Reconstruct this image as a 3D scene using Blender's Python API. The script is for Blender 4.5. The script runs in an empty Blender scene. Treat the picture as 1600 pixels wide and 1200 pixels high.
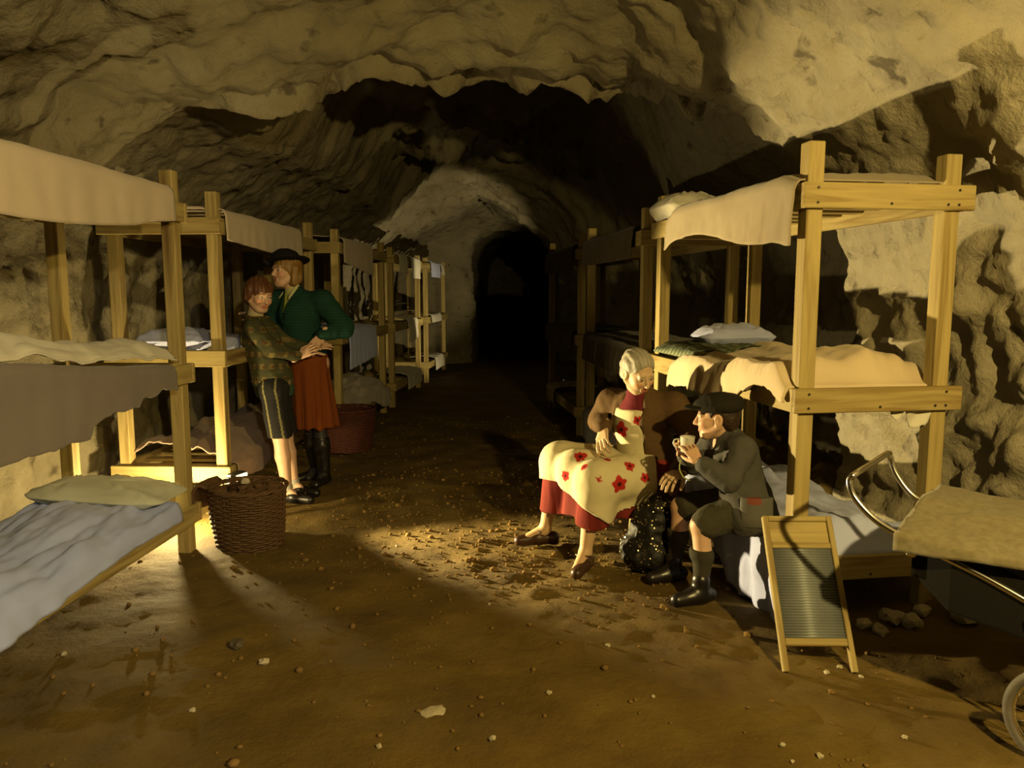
import bpy, bmesh, math, random
import numpy as np
from mathutils import Vector, Matrix, noise

random.seed(7); np.random.seed(7)
scn = bpy.context.scene
COL = scn.collection

# ------------------------------------------------------------------ camera
H = 1.45                      # eye height
PITCH = math.atan(143 / 1200)
cam_d = bpy.data.cameras.new('camera'); cam = bpy.data.objects.new('camera', cam_d)
COL.objects.link(cam); scn.camera = cam
cam.location = (0, 0, H); cam.rotation_euler = (math.pi / 2 - PITCH, 0, 0)
cam_d.sensor_fit = 'HORIZONTAL'; cam_d.sensor_width = 36.0; cam_d.lens = 36.0 * 1200 / 1600
cam_d.clip_start = 0.02; cam_d.clip_end = 100

# ------------------------------------------------------------------ world, exposure
w = bpy.data.worlds.new('cave_dark'); scn.world = w; w.use_nodes = True
w.node_tree.nodes['Background'].inputs[0].default_value = (0, 0, 0, 1)
w.node_tree.nodes['Background'].inputs[1].default_value = 0.0
vs = scn.view_settings
vs.view_transform = 'Standard'; vs.look = 'None'; vs.gamma = 1.0; vs.use_curve_mapping = False
vs.exposure = -0.28

# ------------------------------------------------------------------ lights of the place (floodlights out of frame)
def lamp(name, kind, loc, power, colour, size, target=None, angle=None, blend=0.4):
    d = bpy.data.lights.new(name, kind); d.energy = power; d.color = colour
    d.shadow_soft_size = size
    o = bpy.data.objects.new(name, d); COL.objects.link(o); o.location = loc
    if kind == 'SPOT':
        d.spot_size = math.radians(angle); d.spot_blend = blend
        o.rotation_euler = (Vector(target) - Vector(loc)).to_track_quat('-Z', 'Y').to_euler()
    return o

WARM = (1.0, 0.73, 0.245)
WARM2 = (1.0, 0.80, 0.44)
# main floodlight high by the right wall, nearer than the pram (out of frame)
lamp('right_floodlight', 'SPOT', (1.50, 0.45, 2.25), 620, WARM, 0.04, (0.2, 3.6, 1.25), 140, 0.35)
# lamp behind the viewer under the roof, aimed at the left bunks and wall
lamp('entrance_lamp', 'SPOT', (0.8, -1.2, 2.3), 430, (1.0, 0.82, 0.50), 0.06, (-2.4, 2.9, 1.15), 64, 0.8)

# ------------------------------------------------------------------ helpers
def lin(c):
    return tuple((v / 12.92 if v <= 0.04045 else ((v + 0.055) / 1.055) ** 2.4) for v in c)
def hexc(r, g, b): return lin((r / 255, g / 255, b / 255))

def U(px, py, Y):
    """world point seen at photo pixel (px,py) and standing at world depth Y"""
    cp, sp = math.cos(PITCH), math.sin(PITCH)
    a = (px - 800) / 1200; b = -(py - 600) / 1200
    d = Vector((a, cp + b * sp, -sp + b * cp))
    t = Y / d.y
    return Vector((0, 0, H)) + d * t

def link(o, parent=None):
    COL.objects.link(o)
    if parent is not None: o.parent = parent
    return o
def tag(o, label=None, cat=None, group=None, kind=None):
    if label: o['label'] = label
    if cat: o['category'] = cat
    if group: o['group'] = group
    if kind: o['kind'] = kind
    return o
def empty(name, loc=(0, 0, 0), rz=0.0):
    o = bpy.data.objects.new(name, None); COL.objects.link(o)
    o.location = loc; o.rotation_euler = (0, 0, rz); o.empty_display_size = 0.1
    return o
def mesh_np(name, verts, faces, smooth=True):
    me = bpy.data.meshes.new(name)
    verts = np.asarray(verts, dtype=np.float32); faces = np.asarray(faces, dtype=np.int32)
    n = faces.shape[1]
    me.vertices.add(len(verts)); me.vertices.foreach_set('co', verts.ravel())
    me.loops.add(faces.size); me.loops.foreach_set('vertex_index', faces.ravel())
    me.polygons.add(len(faces)); me.polygons.foreach_set('loop_start', np.arange(0, faces.size, n, dtype=np.int32))
    me.update(calc_edges=True); me.validate()
    if smooth: me.polygons.foreach_set('use_smooth', np.ones(len(me.polygons), dtype=bool))
    return me
def obj(name, me, mat=None, parent=None):
    o = bpy.data.objects.new(name, me); link(o, parent)
    if mat and not me.materials: me.materials.append(mat)
    return o
def from_bm(name, bm, mat, parent=None, smooth=False):
    me = bpy.data.meshes.new(name); bm.to_mesh(me); bm.free()
    if smooth: me.polygons.foreach_set('use_smooth', np.ones(len(me.polygons), dtype=bool))
    return obj(name, me, mat, parent)
def fbm(p, o=4, h=0.9): return noise.fractal(p, h, 2.0, o)

# ------------------------------------------------------------------ materials
def nmat(name):
    m = bpy.data.materials.new(name); m.use_nodes = True
    nt = m.node_tree; b = nt.nodes['Principled BSDF']
    return m, nt, b
def N(nt, t, **kw):
    n = nt.nodes.new(t)
    for k, v in kw.items(): setattr(n, k, v)
    return n
def ramp(nt, stops):
    r = N(nt, 'ShaderNodeValToRGB')
    while len(r.color_ramp.elements) < len(stops): r.color_ramp.elements.new(0.5)
    for e, (p, c) in zip(r.color_ramp.elements, stops):
        e.position = p; e.color = (*c, 1)
    return r
def bump(nt, b, h, strength, dist):
    n = N(nt, 'ShaderNodeBump'); n.inputs['Strength'].default_value = strength; n.inputs['Distance'].default_value = dist
    nt.links.new(h, n.inputs['Height']); nt.links.new(n.outputs[0], b.inputs['Normal'])

def rock_mat(name, c0, c1, c2, scale=1.0):
    m, nt, b = nmat(name); L = nt.links.new
    g = N(nt, 'ShaderNodeNewGeometry')
    n1 = N(nt, 'ShaderNodeTexNoise'); n1.inputs['Scale'].default_value = 1.3 * scale; n1.inputs['Detail'].default_value = 8; n1.inputs['Roughness'].default_value = 0.62
    L(g.outputs['Position'], n1.inputs['Vector'])
    r = ramp(nt, [(0.30, c0), (0.52, c1), (0.72, c2)]); L(n1.outputs['Fac'], r.inputs[0])
    # dark flint specks and pits
    n2 = N(nt, 'ShaderNodeTexNoise'); n2.inputs['Scale'].default_value = 6.5 * scale; n2.inputs['Detail'].default_value = 5
    L(g.outputs['Position'], n2.inputs['Vector'])
    r2 = ramp(nt, [(0.28, (0.32, 0.30, 0.30)), (0.37, (1, 1, 1))]); L(n2.outputs['Fac'], r2.inputs[0])
    mx = N(nt, 'ShaderNodeMixRGB', blend_type='MULTIPLY'); mx.inputs[0].default_value = 0.85
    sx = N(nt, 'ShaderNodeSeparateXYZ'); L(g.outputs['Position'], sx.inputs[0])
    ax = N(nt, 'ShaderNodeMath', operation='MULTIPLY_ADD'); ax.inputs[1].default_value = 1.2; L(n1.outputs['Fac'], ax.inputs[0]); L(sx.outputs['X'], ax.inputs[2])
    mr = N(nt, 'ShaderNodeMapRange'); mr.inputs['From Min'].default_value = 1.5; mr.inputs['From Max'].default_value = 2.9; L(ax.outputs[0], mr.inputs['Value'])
    pale = N(nt, 'ShaderNodeMixRGB'); L(mr.outputs[0], pale.inputs[0]); L(r.outputs[0], pale.inputs[1]); pale.inputs[2].default_value = (0.46, 0.41, 0.29, 1)  # chalk paler toward the right wall, also standing in for stronger lamp light
    L(pale.outputs[0], mx.inputs[1]); L(r2.outputs[0], mx.inputs[2]); L(mx.outputs[0], b.inputs['Base Color'])
    n3 = N(nt, 'ShaderNodeTexNoise'); n3.inputs['Scale'].default_value = 22 * scale; n3.inputs['Detail'].default_value = 8; n3.inputs['Roughness'].default_value = 0.65
    L(g.outputs['Position'], n3.inputs['Vector'])
    bump(nt, b, n3.outputs['Fac'], 0.75, 0.035)
    b.inputs['Roughness'].default_value = 0.93; b.inputs['Specular IOR Level'].default_value = 0.15
    return m
def dirt_mat():
    m, nt, b = nmat('earth'); L = nt.links.new
    g = N(nt, 'ShaderNodeNewGeometry')
    n1 = N(nt, 'ShaderNodeTexNoise'); n1.inputs['Scale'].default_value = 2.2; n1.inputs['Detail'].default_value = 9; n1.inputs['Roughness'].default_value = 0.6
    L(g.outputs['Position'], n1.inputs['Vector'])
    r = ramp(nt, [(0.3, (0.10, 0.060, 0.010)), (0.52, (0.15, 0.095, 0.016)), (0.75, (0.215, 0.142, 0.030))]); L(n1.outputs['Fac'], r.inputs[0])
    v = N(nt, 'ShaderNodeTexVoronoi'); v.inputs['Scale'].default_value = 34
    L(g.outputs['Position'], v.inputs['Vector'])
    r2 = ramp(nt, [(0.02, (1, 1, 1)), (0.10, (0, 0, 0))]); L(v.outputs['Distance'], r2.inputs[0])
    n4 = N(nt, 'ShaderNodeTexNoise'); n4.inputs['Scale'].default_value = 9; L(g.outputs['Position'], n4.inputs['Vector'])
    r4 = ramp(nt, [(0.55, (0, 0, 0)), (0.7, (1, 1, 1))]); L(n4.outputs['Fac'], r4.inputs[0])
    mm = N(nt, 'ShaderNodeMath', operation='MULTIPLY'); L(r2.outputs[0], mm.inputs[0]); L(r4.outputs[0], mm.inputs[1])
    mx = N(nt, 'ShaderNodeMixRGB'); L(mm.outputs[0], mx.inputs[0]); L(r.outputs[0], mx.inputs[1]); mx.inputs[2].default_value = (0.42, 0.33, 0.19, 1)
    L(mx.outputs[0], b.inputs['Base Color'])
    n3 = N(nt, 'ShaderNodeTexNoise'); n3.inputs['Scale'].default_value = 30; n3.inputs['Detail'].default_value = 8; n3.inputs['Roughness'].default_value = 0.7
    L(g.outputs['Position'], n3.inputs['Vector'])
    bump(nt, b, n3.outputs['Fac'], 0.6, 0.02)
    b.inputs['Roughness'].default_value = 0.85; b.inputs['Specular IOR Level'].default_value = 0.25
    return m
def wood_mat(name, axis, ca, cb):
    m, nt, b = nmat(name); L = nt.links.new
    tc = N(nt, 'ShaderNodeTexCoord'); mp = N(nt, 'ShaderNodeMapping')
    s = [14, 14, 14]; s[axis] = 0.9
    mp.inputs['Scale'].default_value = s
    oi = N(nt, 'ShaderNodeObjectInfo'); cx = N(nt, 'ShaderNodeCombineXYZ')
    ml = N(nt, 'ShaderNodeMath', operation='MULTIPLY'); ml.inputs[1].default_value = 37.0
    L(oi.outputs['Random'], ml.inputs[0]); L(ml.outputs[0], cx.inputs[0]); L(ml.outputs[0], cx.inputs[1]); L(ml.outputs[0], cx.inputs[2])
    L(tc.outputs['Object'], mp.inputs['Vector']); L(cx.outputs[0], mp.inputs['Location'])
    n1 = N(nt, 'ShaderNodeTexNoise'); n1.inputs['Scale'].default_value = 1.6; n1.inputs['Detail'].default_value = 6; n1.inputs['Distortion'].default_value = 1.2
    L(mp.outputs[0], n1.inputs['Vector'])
    r = ramp(nt, [(0.33, cb), (0.5, ca), (0.7, tuple(min(1, v * 1.2) for v in ca))]); L(n1.outputs['Fac'], r.inputs[0])
    kn = N(nt, 'ShaderNodeTexVoronoi'); kn.inputs['Scale'].default_value = 0.33; L(mp.outputs[0], kn.inputs['Vector'])
    rk = ramp(nt, [(0.07, (0.25, 0.16, 0.08)), (0.16, (1, 1, 1))]); L(kn.outputs['Distance'], rk.inputs[0])
    mx = N(nt, 'ShaderNodeMixRGB', blend_type='MULTIPLY'); mx.inputs[0].default_value = 0.8
    L(r.outputs[0], mx.inputs[1]); L(rk.outputs[0], mx.inputs[2])
    L(mx.outputs[0], b.inputs['Base Color']); bump(nt, b, n1.outputs['Fac'], 0.25, 0.004)
    b.inputs['Roughness'].default_value = 0.7; b.inputs['Specular IOR Level'].default_value = 0.25
    return m
def cloth_mat(name, c, c2=None, weave=350, rough=0.95, var=3.0):
    m, nt, b = nmat(name); L = nt.links.new
    tc = N(nt, 'ShaderNodeTexCoord')
    n1 = N(nt, 'ShaderNodeTexNoise'); n1.inputs['Scale'].default_value = var; n1.inputs['Detail'].default_value = 5
    L(tc.outputs['Object'], n1.inputs['Vector'])
    c2 = c2 or tuple(v * 0.8 for v in c)
    r = ramp(nt, [(0.35, c2), (0.62, c)]); L(n1.outputs['Fac'], r.inputs[0]); L(r.outputs[0], b.inputs['Base Color'])
    n2 = N(nt, 'ShaderNodeTexNoise'); n2.inputs['Scale'].default_value = weave; n2.inputs['Detail'].default_value = 2
    L(tc.outputs['Object'], n2.inputs['Vector'])
    bump(nt, b, n2.outputs['Fac'], 0.3, 0.003)
    b.inputs['Roughness'].default_value = rough; b.inputs['Specular IOR Level'].default_value = 0.1
    b.inputs['Sheen Weight'].default_value = 0.1
    return m
def plain_mat(name, c, rough=0.6, metal=0.0, spec=0.4, nscale=20, nb=0.2):
    m, nt, b = nmat(name); L = nt.links.new
    tc = N(nt, 'ShaderNodeTexCoord'); n1 = N(nt, 'ShaderNodeTexNoise'); n1.inputs['Scale'].default_value = nscale; n1.inputs['Detail'].default_value = 4
    L(tc.outputs['Object'], n1.inputs['Vector'])
    r = ramp(nt, [(0.3, tuple(v * 0.75 for v in c)), (0.7, c)]); L(n1.outputs['Fac'], r.inputs[0]); L(r.outputs[0], b.inputs['Base Color'])
    if nb: bump(nt, b, n1.outputs['Fac'], nb, 0.004)
    b.inputs['Roughness'].default_value = rough; b.inputs['Metallic'].default_value = metal; b.inputs['Specular IOR Level'].default_value = spec
    return m
def vcol_mat(name, rough=0.6, spec=0.3, sss=0.0, weave=0, strength=0.3):
    m, nt, b = nmat(name); L = nt.links.new
    a = N(nt, 'ShaderNodeVertexColor'); a.layer_name = 'Col'; L(a.outputs[0], b.inputs['Base Color'])
    b.inputs['Roughness'].default_value = rough; b.inputs['Specular IOR Level'].default_value = spec
    if sss:
        b.inputs['Subsurface Weight'].default_value = sss; b.inputs['Subsurface Radius'].default_value = (0.01, 0.004, 0.002)
        b.inputs['Subsurface Scale'].default_value = 0.5
    if weave:
        tc = N(nt, 'ShaderNodeTexCoord'); n2 = N(nt, 'ShaderNodeTexNoise'); n2.inputs['Scale'].default_value = weave
        L(tc.outputs['Object'], n2.inputs['Vector']); bump(nt, b, n2.outputs['Fac'], strength, 0.004)
    return m

M = {}
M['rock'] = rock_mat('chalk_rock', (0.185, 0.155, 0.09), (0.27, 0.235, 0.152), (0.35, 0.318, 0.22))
M['earth'] = dirt_mat()
PA, PB = (0.42, 0.325, 0.125), (0.29, 0.20, 0.065)
M['woodx'] = wood_mat('pine_lengthwise', 0, PA, PB)
M['woody'] = wood_mat('pine_crosswise', 1, PA, PB)
M['woodz'] = wood_mat('pine_upright', 2, PA, PB)
M['nail'] = plain_mat('iron_nail', (0.09, 0.07, 0.05), 0.5, 0.8)
M['cream'] = cloth_mat('cream_cotton', (0.60, 0.50, 0.38), (0.54, 0.45, 0.34))
M['cream2'] = cloth_mat('ecru_linen', (0.40, 0.33, 0.22), (0.34, 0.275, 0.175))
M['offwhite'] = cloth_mat('offwhite_cotton', (0.78, 0.74, 0.62))
M['taupe'] = cloth_mat('taupe_wool_blanket', (0.235, 0.20, 0.185), (0.205, 0.175, 0.16))
M['lavender'] = cloth_mat('pale_blue_sheet', (0.50, 0.58, 1.0), (0.44, 0.51, 0.92))
M['bluewhite'] = cloth_mat('blue_white_sheet', (0.58, 0.64, 1.0), (0.51, 0.56, 0.90))
M['palepillow'] = cloth_mat('pale_green_white_cotton', (0.68, 0.70, 0.58))
M['beige'] = cloth_mat('beige_wool_blanket', (0.74, 0.60, 0.40), (0.66, 0.52, 0.33), 160)
M['navy'] = cloth_mat('navy_cloth', (0.03, 0.035, 0.06))
M['canvas'] = cloth_mat('khaki_canvas', (0.27, 0.23, 0.135), (0.215, 0.18, 0.10), 220, 0.95, 40)
M['greycloth'] = cloth_mat('grey_blanket', (0.22, 0.20, 0.18))
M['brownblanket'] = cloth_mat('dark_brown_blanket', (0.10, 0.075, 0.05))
M['wicker'] = plain_mat('dark_wicker', (0.13, 0.07, 0.03), 0.75, 0, 0.25, 60, 0.4)
M['wicker2'] = plain_mat('red_brown_wicker', (0.11, 0.032, 0.018), 0.7, 0, 0.25, 60, 0.4)
M['chrome'] = plain_mat('chrome', (0.82, 0.80, 0.76), 0.18, 1.0, 0.5, 3, 0)
M['black'] = plain_mat('black_leathercloth', (0.010, 0.009, 0.008), 0.75, 0, 0.12, 60, 0.15)
M['rubber'] = plain_mat('grey_rubber', (0.16, 0.14, 0.12), 0.8)
M['zinc'] = plain_mat('dull_zinc', (0.40, 0.43, 0.44), 0.45, 0.55, 0.4, 8, 0.05)
M['chalk'] = plain_mat('chalk_stone', (0.55, 0.48, 0.34), 0.95, 0, 0.1, 25, 0.6)
M['darkstone'] = plain_mat('flint_stone', (0.10, 0.075, 0.045), 0.7, 0, 0.3, 25, 0.6)
M['skin'] = vcol_mat('painted_skin', 0.5, 0.3)
M['hair'] = vcol_mat('hair', 0.55, 0.35, 0, 90, 0.5)
M['knit'] = vcol_mat('knit_wool', 0.95, 0.1, 0, 160, 0.6)
M['fabric'] = vcol_mat('fabric', 0.9, 0.12, 0, 260, 0.25)
M['leather'] = plain_mat('black_leather', (0.014, 0.011, 0.010), 0.35, 0, 0.45, 40, 0.15)
M['brownleather'] = plain_mat('brown_leather', (0.07, 0.03, 0.015), 0.4, 0, 0.4, 40, 0.15)
M['felt'] = plain_mat('black_felt', (0.012, 0.010, 0.012), 0.9, 0, 0.15, 90, 0.3)
M['china'] = plain_mat('white_enamel', (0.8, 0.77, 0.68), 0.3, 0, 0.5, 5, 0)
M['string'] = plain_mat('green_string', (0.30, 0.33, 0.08), 0.8)
M['cable'] = plain_mat('tan_cable', (0.5, 0.36, 0.16), 0.6)
M['blacksack'] = plain_mat('black_velvet', (0.010, 0.009, 0.008), 0.6, 0, 0.3, 30, 0.3)
M['sequin'] = plain_mat('gold_sequin', (0.85, 0.72, 0.40), 0.38, 1.0, 0.5, 5, 0)
M['housing'] = plain_mat('grey_lamp_housing', (0.05, 0.05, 0.05), 0.5)
def emis(name, c, s):
    m, nt, b = nmat(name); b.inputs['Emission Color'].default_value = (*c, 1); b.inputs['Emission Strength'].default_value = s
    b.inputs['Base Color'].default_value = (*c, 1)
    return m
M['lampglass'] = emis('lit_lamp_glass', (1.0, 0.8, 0.42), 4)
def plaid_mat():
    m, nt, b = nmat('green_plaid'); L = nt.links.new
    tc = N(nt, 'ShaderNodeTexCoord'); ws = []
    for d in ('X', 'Y'):
        wv = N(nt, 'ShaderNodeTexWave', wave_type='BANDS', bands_direction=d); wv.inputs['Scale'].default_value = 5.5
        L(tc.outputs['Object'], wv.inputs['Vector']); ws.append(wv)
    ad = N(nt, 'ShaderNodeMath', operation='ADD'); L(ws[0].outputs['Fac'], ad.inputs[0]); L(ws[1].outputs['Fac'], ad.inputs[1])
    hv = N(nt, 'ShaderNodeMath', operation='MULTIPLY'); hv.inputs[1].default_value = 0.5; L(ad.outputs[0], hv.inputs[0])
    r = ramp(nt, [(0.2, (0.05, 0.065, 0.035)), (0.6, (0.12, 0.15, 0.08)), (0.9, (0.25, 0.27, 0.16))]); L(hv.outputs[0], r.inputs[0])
    L(r.outputs[0], b.inputs['Base Color']); b.inputs['Roughness'].default_value = 0.95
    return m
M['plaid'] = plaid_mat()


# ------------------------------------------------------------------ layout of the two rows
def xl(y): return -1.80 + 0.054 * (y - 4.26)          # front line of the left row
def xr(y): return 1.22 - 0.115 * (y - 3.22)           # front line of the right row

# ------------------------------------------------------------------ the cave shell
def lerp(a, b, t): return a + (b - a) * t
def sstep(a, b, x):
    t = min(1, max(0, (x - a) / (b - a))); return t * t * (3 - 2 * t)

def profile(y):
    XL = xl(max(y, 1.0)) - 1.06
    XR = xr(max(y, 2.2)) + 1.0 if y < 12 else xr(12) + 1.0
    a = sstep(15.2, 15.9, y)                       # the tunnel narrows to an arch
    ZC = 3.05 + 0.0 * y
    o = 0.75 * sstep(4.7, 5.6, y) * (1 - sstep(10, 13, y))        # the right wall steps back beyond the first bunk
    XR = XR + o + 0.42 * (1 - sstep(2.3, 3.1, y))
    pts = [(XL, -0.15), (XL - 0.05, 0.6), (XL - 0.03, 1.25), (XL + 0.02, 1.85), (XL + 0.45, 2.38), (XL + 1.25, 2.84),
           (XL + 1.8, ZC), ((XL + XR) / 2, ZC + 0.06), (XR - 1.55, ZC), (XR - 1.0, 2.72), (XR - 0.5, 2.35),
           (XR - 0.1, 1.85), (XR + 0.06, 1.25), (XR + 0.03, 0.6), (XR, -0.15)]
    if a > 0:
        al, ar, at = -0.80, 0.95, 2.72
        arch = []
        n = len(pts)
        for i in range(n):
            t = i / (n - 1)
            if t < 0.28: arch.append((al, lerp(-0.15, 2.05, t / 0.28)))
            elif t > 0.72: arch.append((ar, lerp(2.05, -0.15, (t - 0.72) / 0.28)))
            else:
                th = math.pi * (1 - (t - 0.28) / 0.44)
                cx = (al + ar) / 2
                arch.append((cx + (ar - al) / 2 * math.copysign(abs(math.cos(th)) ** 0.7, math.cos(th)), 2.05 + (at - 2.05) * math.sin(th) ** 0.8))
        pts = [(lerp(p[0], q[0], a), lerp(p[1], q[1], a)) for p, q in zip(pts, arch)]
    return pts
def resample(pts, n):
    # Catmull-Rom through pts, then even spacing
    P = [Vector((p[0], p[1])) for p in pts]; out = []
    for i in range(len(P) - 1):
        p0 = P[max(0, i - 1)]; p1 = P[i]; p2 = P[i + 1]; p3 = P[min(len(P) - 1, i + 2)]
        for k in range(12):
            t = k / 12
            out.append(0.5 * ((2 * p1) + (p2 - p0) * t + (2 * p0 - 5 * p1 + 4 * p2 - p3) * t * t + (3 * p1 - p0 - 3 * p2 + p3) * t ** 3))
    out.append(P[-1])
    A = np.array([(v.x, v.y) for v in out]); d = np.r_[0, np.cumsum(np.hypot(*np.diff(A, axis=0).T))]
    s = np.linspace(0, d[-1], n)
    return np.c_[np.interp(s, d, A[:, 0]), np.interp(s, d, A[:, 1])]

ys = list(np.arange(-3.2, 1.4, 0.12)) + list(np.arange(1.4, 9.0, 0.026)) + list(np.arange(9.0, 15.0, 0.06)) + list(np.arange(15.0, 16.3, 0.03)) + list(np.arange(16.3, 26, 0.3))
NA = 330
base = np.array([np.c_[resample(profile(y), NA)[:, 0], np.full(NA, y), resample(profile(y), NA)[:, 1]] for y in ys])
# normals pointing into the tunnel
tu = np.gradient(base, axis=1); tv = np.gradient(base, axis=0)
nr = np.cross(tv, tu); nr /= np.linalg.norm(nr, axis=2, keepdims=True) + 1e-9
cen = np.array([0, 0, 1.4])
chk = ((cen - base) * nr * np.array([1, 0, 1])).sum(axis=2).mean()
if chk < 0: nr = -nr
LEDGES = [(3.3, .08), (4.25, .10), (5.25, .20), (5.95, .10), (6.6, .16), (7.5, .14), (8.4, .15), (9.7, .15), (11.2, .12), (13.0, .12)]
disp = np.zeros(base.shape[:2])
lift = np.zeros(base.shape[:2])
for i in range(len(ys)):
    y = ys[i]
    for j in range(NA):
        x, _, z = base[i, j]
        p = Vector((x, y, z)); t = j / (NA - 1)
        right = sstep(0.72, 0.88, t)
        ceil = sstep(0.29, 0.38, t) * (1 - sstep(0.62, 0.72, t))
        d = 0.13 * fbm(p * 0.75 + Vector((3.1, 0, 7)), 3) + 0.05 * fbm(p * 2.6, 4)
        # bedding ledges: thin strata, stretched along the walls
        q = Vector((p.x * 0.5, p.y * 0.5, p.z * 3.2)); d += 0.022 * fbm(q * 2.0 + Vector((9, 2, 1)), 4)
        # folded, pitted rock of the right wall
        if right > 0 and y < 9:
            rg = noise.ridged_multi_fractal(Vector((p.x * 1.6, p.y * 2.3, p.z * 1.5)) + Vector((2, 5, 3)), 0.9, 2.1, 5, 0.9, 2.0)
            d += right * (0.085 * (rg - 1.0) + 0.07 * fbm(p * 4.5, 4))
        # small chisel marks / pits
        d += 0.014 * fbm(p * 11, 3) + 0.028 * fbm(p * 5.5 + Vector((7, 1, 4)), 4)
        rim = sstep(14.9, 15.3, y) * (1 - sstep(16.0, 17.0, y)); d += rim * 0.05 * fbm(p * 3.5, 4)
        disp[i, j] = d * (1 if y < 14 else 0.7)
        if ceil > 0:
            wy = y + 0.42 * fbm(Vector((x * 0.8, y * 0.35, 1.7)), 3) + 0.10 * fbm(Vector((x * 3.2, y * 2, 4.0)), 3) - 0.10 * x
            sft = 0.0
            for k, (ly, lh) in enumerate(LEDGES):
                nx = LEDGES[k + 1][0] if k + 1 < len(LEDGES) else ly + 1.8
                if wy >= ly and wy < nx + 0.0: sft = lh * (1 - (wy - ly) / (nx - ly)) * sstep(ly, ly + 0.07, wy)
            bl = noise.ridged_multi_fractal(Vector((x * 1.5, y * 3.2, 0)), 0.9, 2.1, 4, 0.9, 2.0) - 1.0
            rec = 0.66 * sstep(5.35, 5.75, wy) * (1 - sstep(10.5, 13.5, wy)) * sstep(0.31, 0.37, t) - 0.20 * math.exp(-((wy - 5.05) / 0.33) ** 2)
            hangs = max(0, fbm(Vector((x * 0.9, wy * 2.4, 3.3)), 4) - 0.12) * 0.55 * sstep(5.3, 5.8, wy) * (1 - sstep(10.5, 12.5, wy))
            lift[i, j] = -ceil * (sft + 0.05 * bl + hangs) + rec * ceil
V = base + nr * disp[..., None]; V[..., 2] += lift
def strip(j0, j1, name, sub=None):
    vs_ = V[:, j0:j1 + 1].reshape(-1, 3); n = j1 - j0 + 1
    I = np.arange(len(ys) - 1)[:, None] * n + np.arange(n - 1)[None, :]
    f = np.stack([I, I + 1, I + n + 1, I + n], -1).reshape(-1, 4)
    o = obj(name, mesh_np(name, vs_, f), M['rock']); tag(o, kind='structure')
    return o
ja = int(NA * 0.31); jb = int(NA * 0.70)
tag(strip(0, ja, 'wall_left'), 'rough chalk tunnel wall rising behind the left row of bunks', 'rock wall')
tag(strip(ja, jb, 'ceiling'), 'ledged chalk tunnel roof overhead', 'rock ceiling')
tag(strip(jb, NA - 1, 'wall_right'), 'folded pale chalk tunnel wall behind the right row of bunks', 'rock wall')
# end faces closing the tunnel far ahead and behind the camera
for nm, row, lb in (('wall_back', -1, 'dark rock closing the far end of the tunnel'), ('wall_rear', 0, 'rock wall closing the tunnel behind the viewer')):
    ring = V[row]; c = ring.mean(axis=0)
    vs_ = np.vstack([ring, ring * 0.5 + c * 0.5, c[None]]); n = NA
    f = [(i, i + 1, n + i + 1, n + i) for i in range(n - 1)] + [(n + i, n + i + 1, 2 * n, 2 * n) for i in range(n - 1)] + [(n - 1, 0, n, 2 * n - 1), (2 * n - 1, n, 2 * n, 2 * n)]
    me = bpy.data.meshes.new(nm); me.from_pydata(vs_.tolist(), [], [tuple(dict.fromkeys(q)) for q in f]); me.update()
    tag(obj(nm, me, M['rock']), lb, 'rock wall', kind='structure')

# floor of trodden earth
def floor_z(x, y):
    p = Vector((x, y, 0))
    z = 0.018 * fbm(p * 1.1, 3) + 0.012 * fbm(p * 4.0 + Vector((5, 5, 0)), 3) + 0.004 * fbm(p * 17, 2)
    dl = math.exp(-((x - 0.2) / 0.75) ** 2 - ((y - 4.1) / 0.75) ** 2)
    if dl > 0.02: z += dl * (0.016 * fbm(p * 7.0 + Vector((1, 8, 0)), 4))
    e = max(0, (xl(max(y, 1)) - 0.5) - x) + max(0, x - (xr(max(y, 2.2)) + 0.45)) if y < 15 else 0
    return z + 0.16 * min(1, e * 1.6) * (0.7 + 0.6 * fbm(p * 5, 3))
fy = list(np.arange(-3.3, 1.8, 0.15)) + list(np.arange(1.8, 9, 0.028)) + list(np.arange(9, 26.2, 0.15))
fx = np.arange(-3.4, 3.01, 0.032)
FV = np.array([[(x, y, floor_z(x, y)) for x in fx] for y in fy]).reshape(-1, 3)
n = len(fx); I = np.arange(len(fy) - 1)[:, None] * n + np.arange(n - 1)[None, :]
FF = np.stack([I, I + 1, I + n + 1, I + n], -1).reshape(-1, 4)
tag(obj('floor', mesh_np('floor', FV, FF), M['earth']), 'trodden brown earth floor of the tunnel', 'floor', kind='structure')

# ------------------------------------------------------------------ bunks
_boxes = {}
def box_mesh(name, lo, hi, bev=0.004, mat=None):
    key = (name, tuple(round(v, 4) for v in lo), tuple(round(v, 4) for v in hi), mat)
    if key in _boxes: return _boxes[key]
    bm = bmesh.new(); bmesh.ops.create_cube(bm, size=1)
    for v in bm.verts:
        for k in range(3): v.co[k] = lerp(lo[k], hi[k], v.co[k] + 0.5)
    if bev: bmesh.ops.bevel(bm, geom=bm.edges[:], offset=bev, segments=1, affect='EDGES')
    me = bpy.data.meshes.new(name); bm.to_mesh(me); bm.free()
    if mat: me.materials.append(M[mat])
    _boxes[key] = me
    return me
def part(name, lo, hi, mat, parent, bev=0.004, rot=None):
    c = [(a + b) / 2 for a, b in zip(lo, hi)]; h = [(b - a) / 2 for a, b in zip(lo, hi)]
    o = obj(name, box_mesh(name, [-v for v in h], h, bev, mat), None, parent); o.location = c
    if rot: o.rotation_euler = rot
    return o
_nail = None
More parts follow.
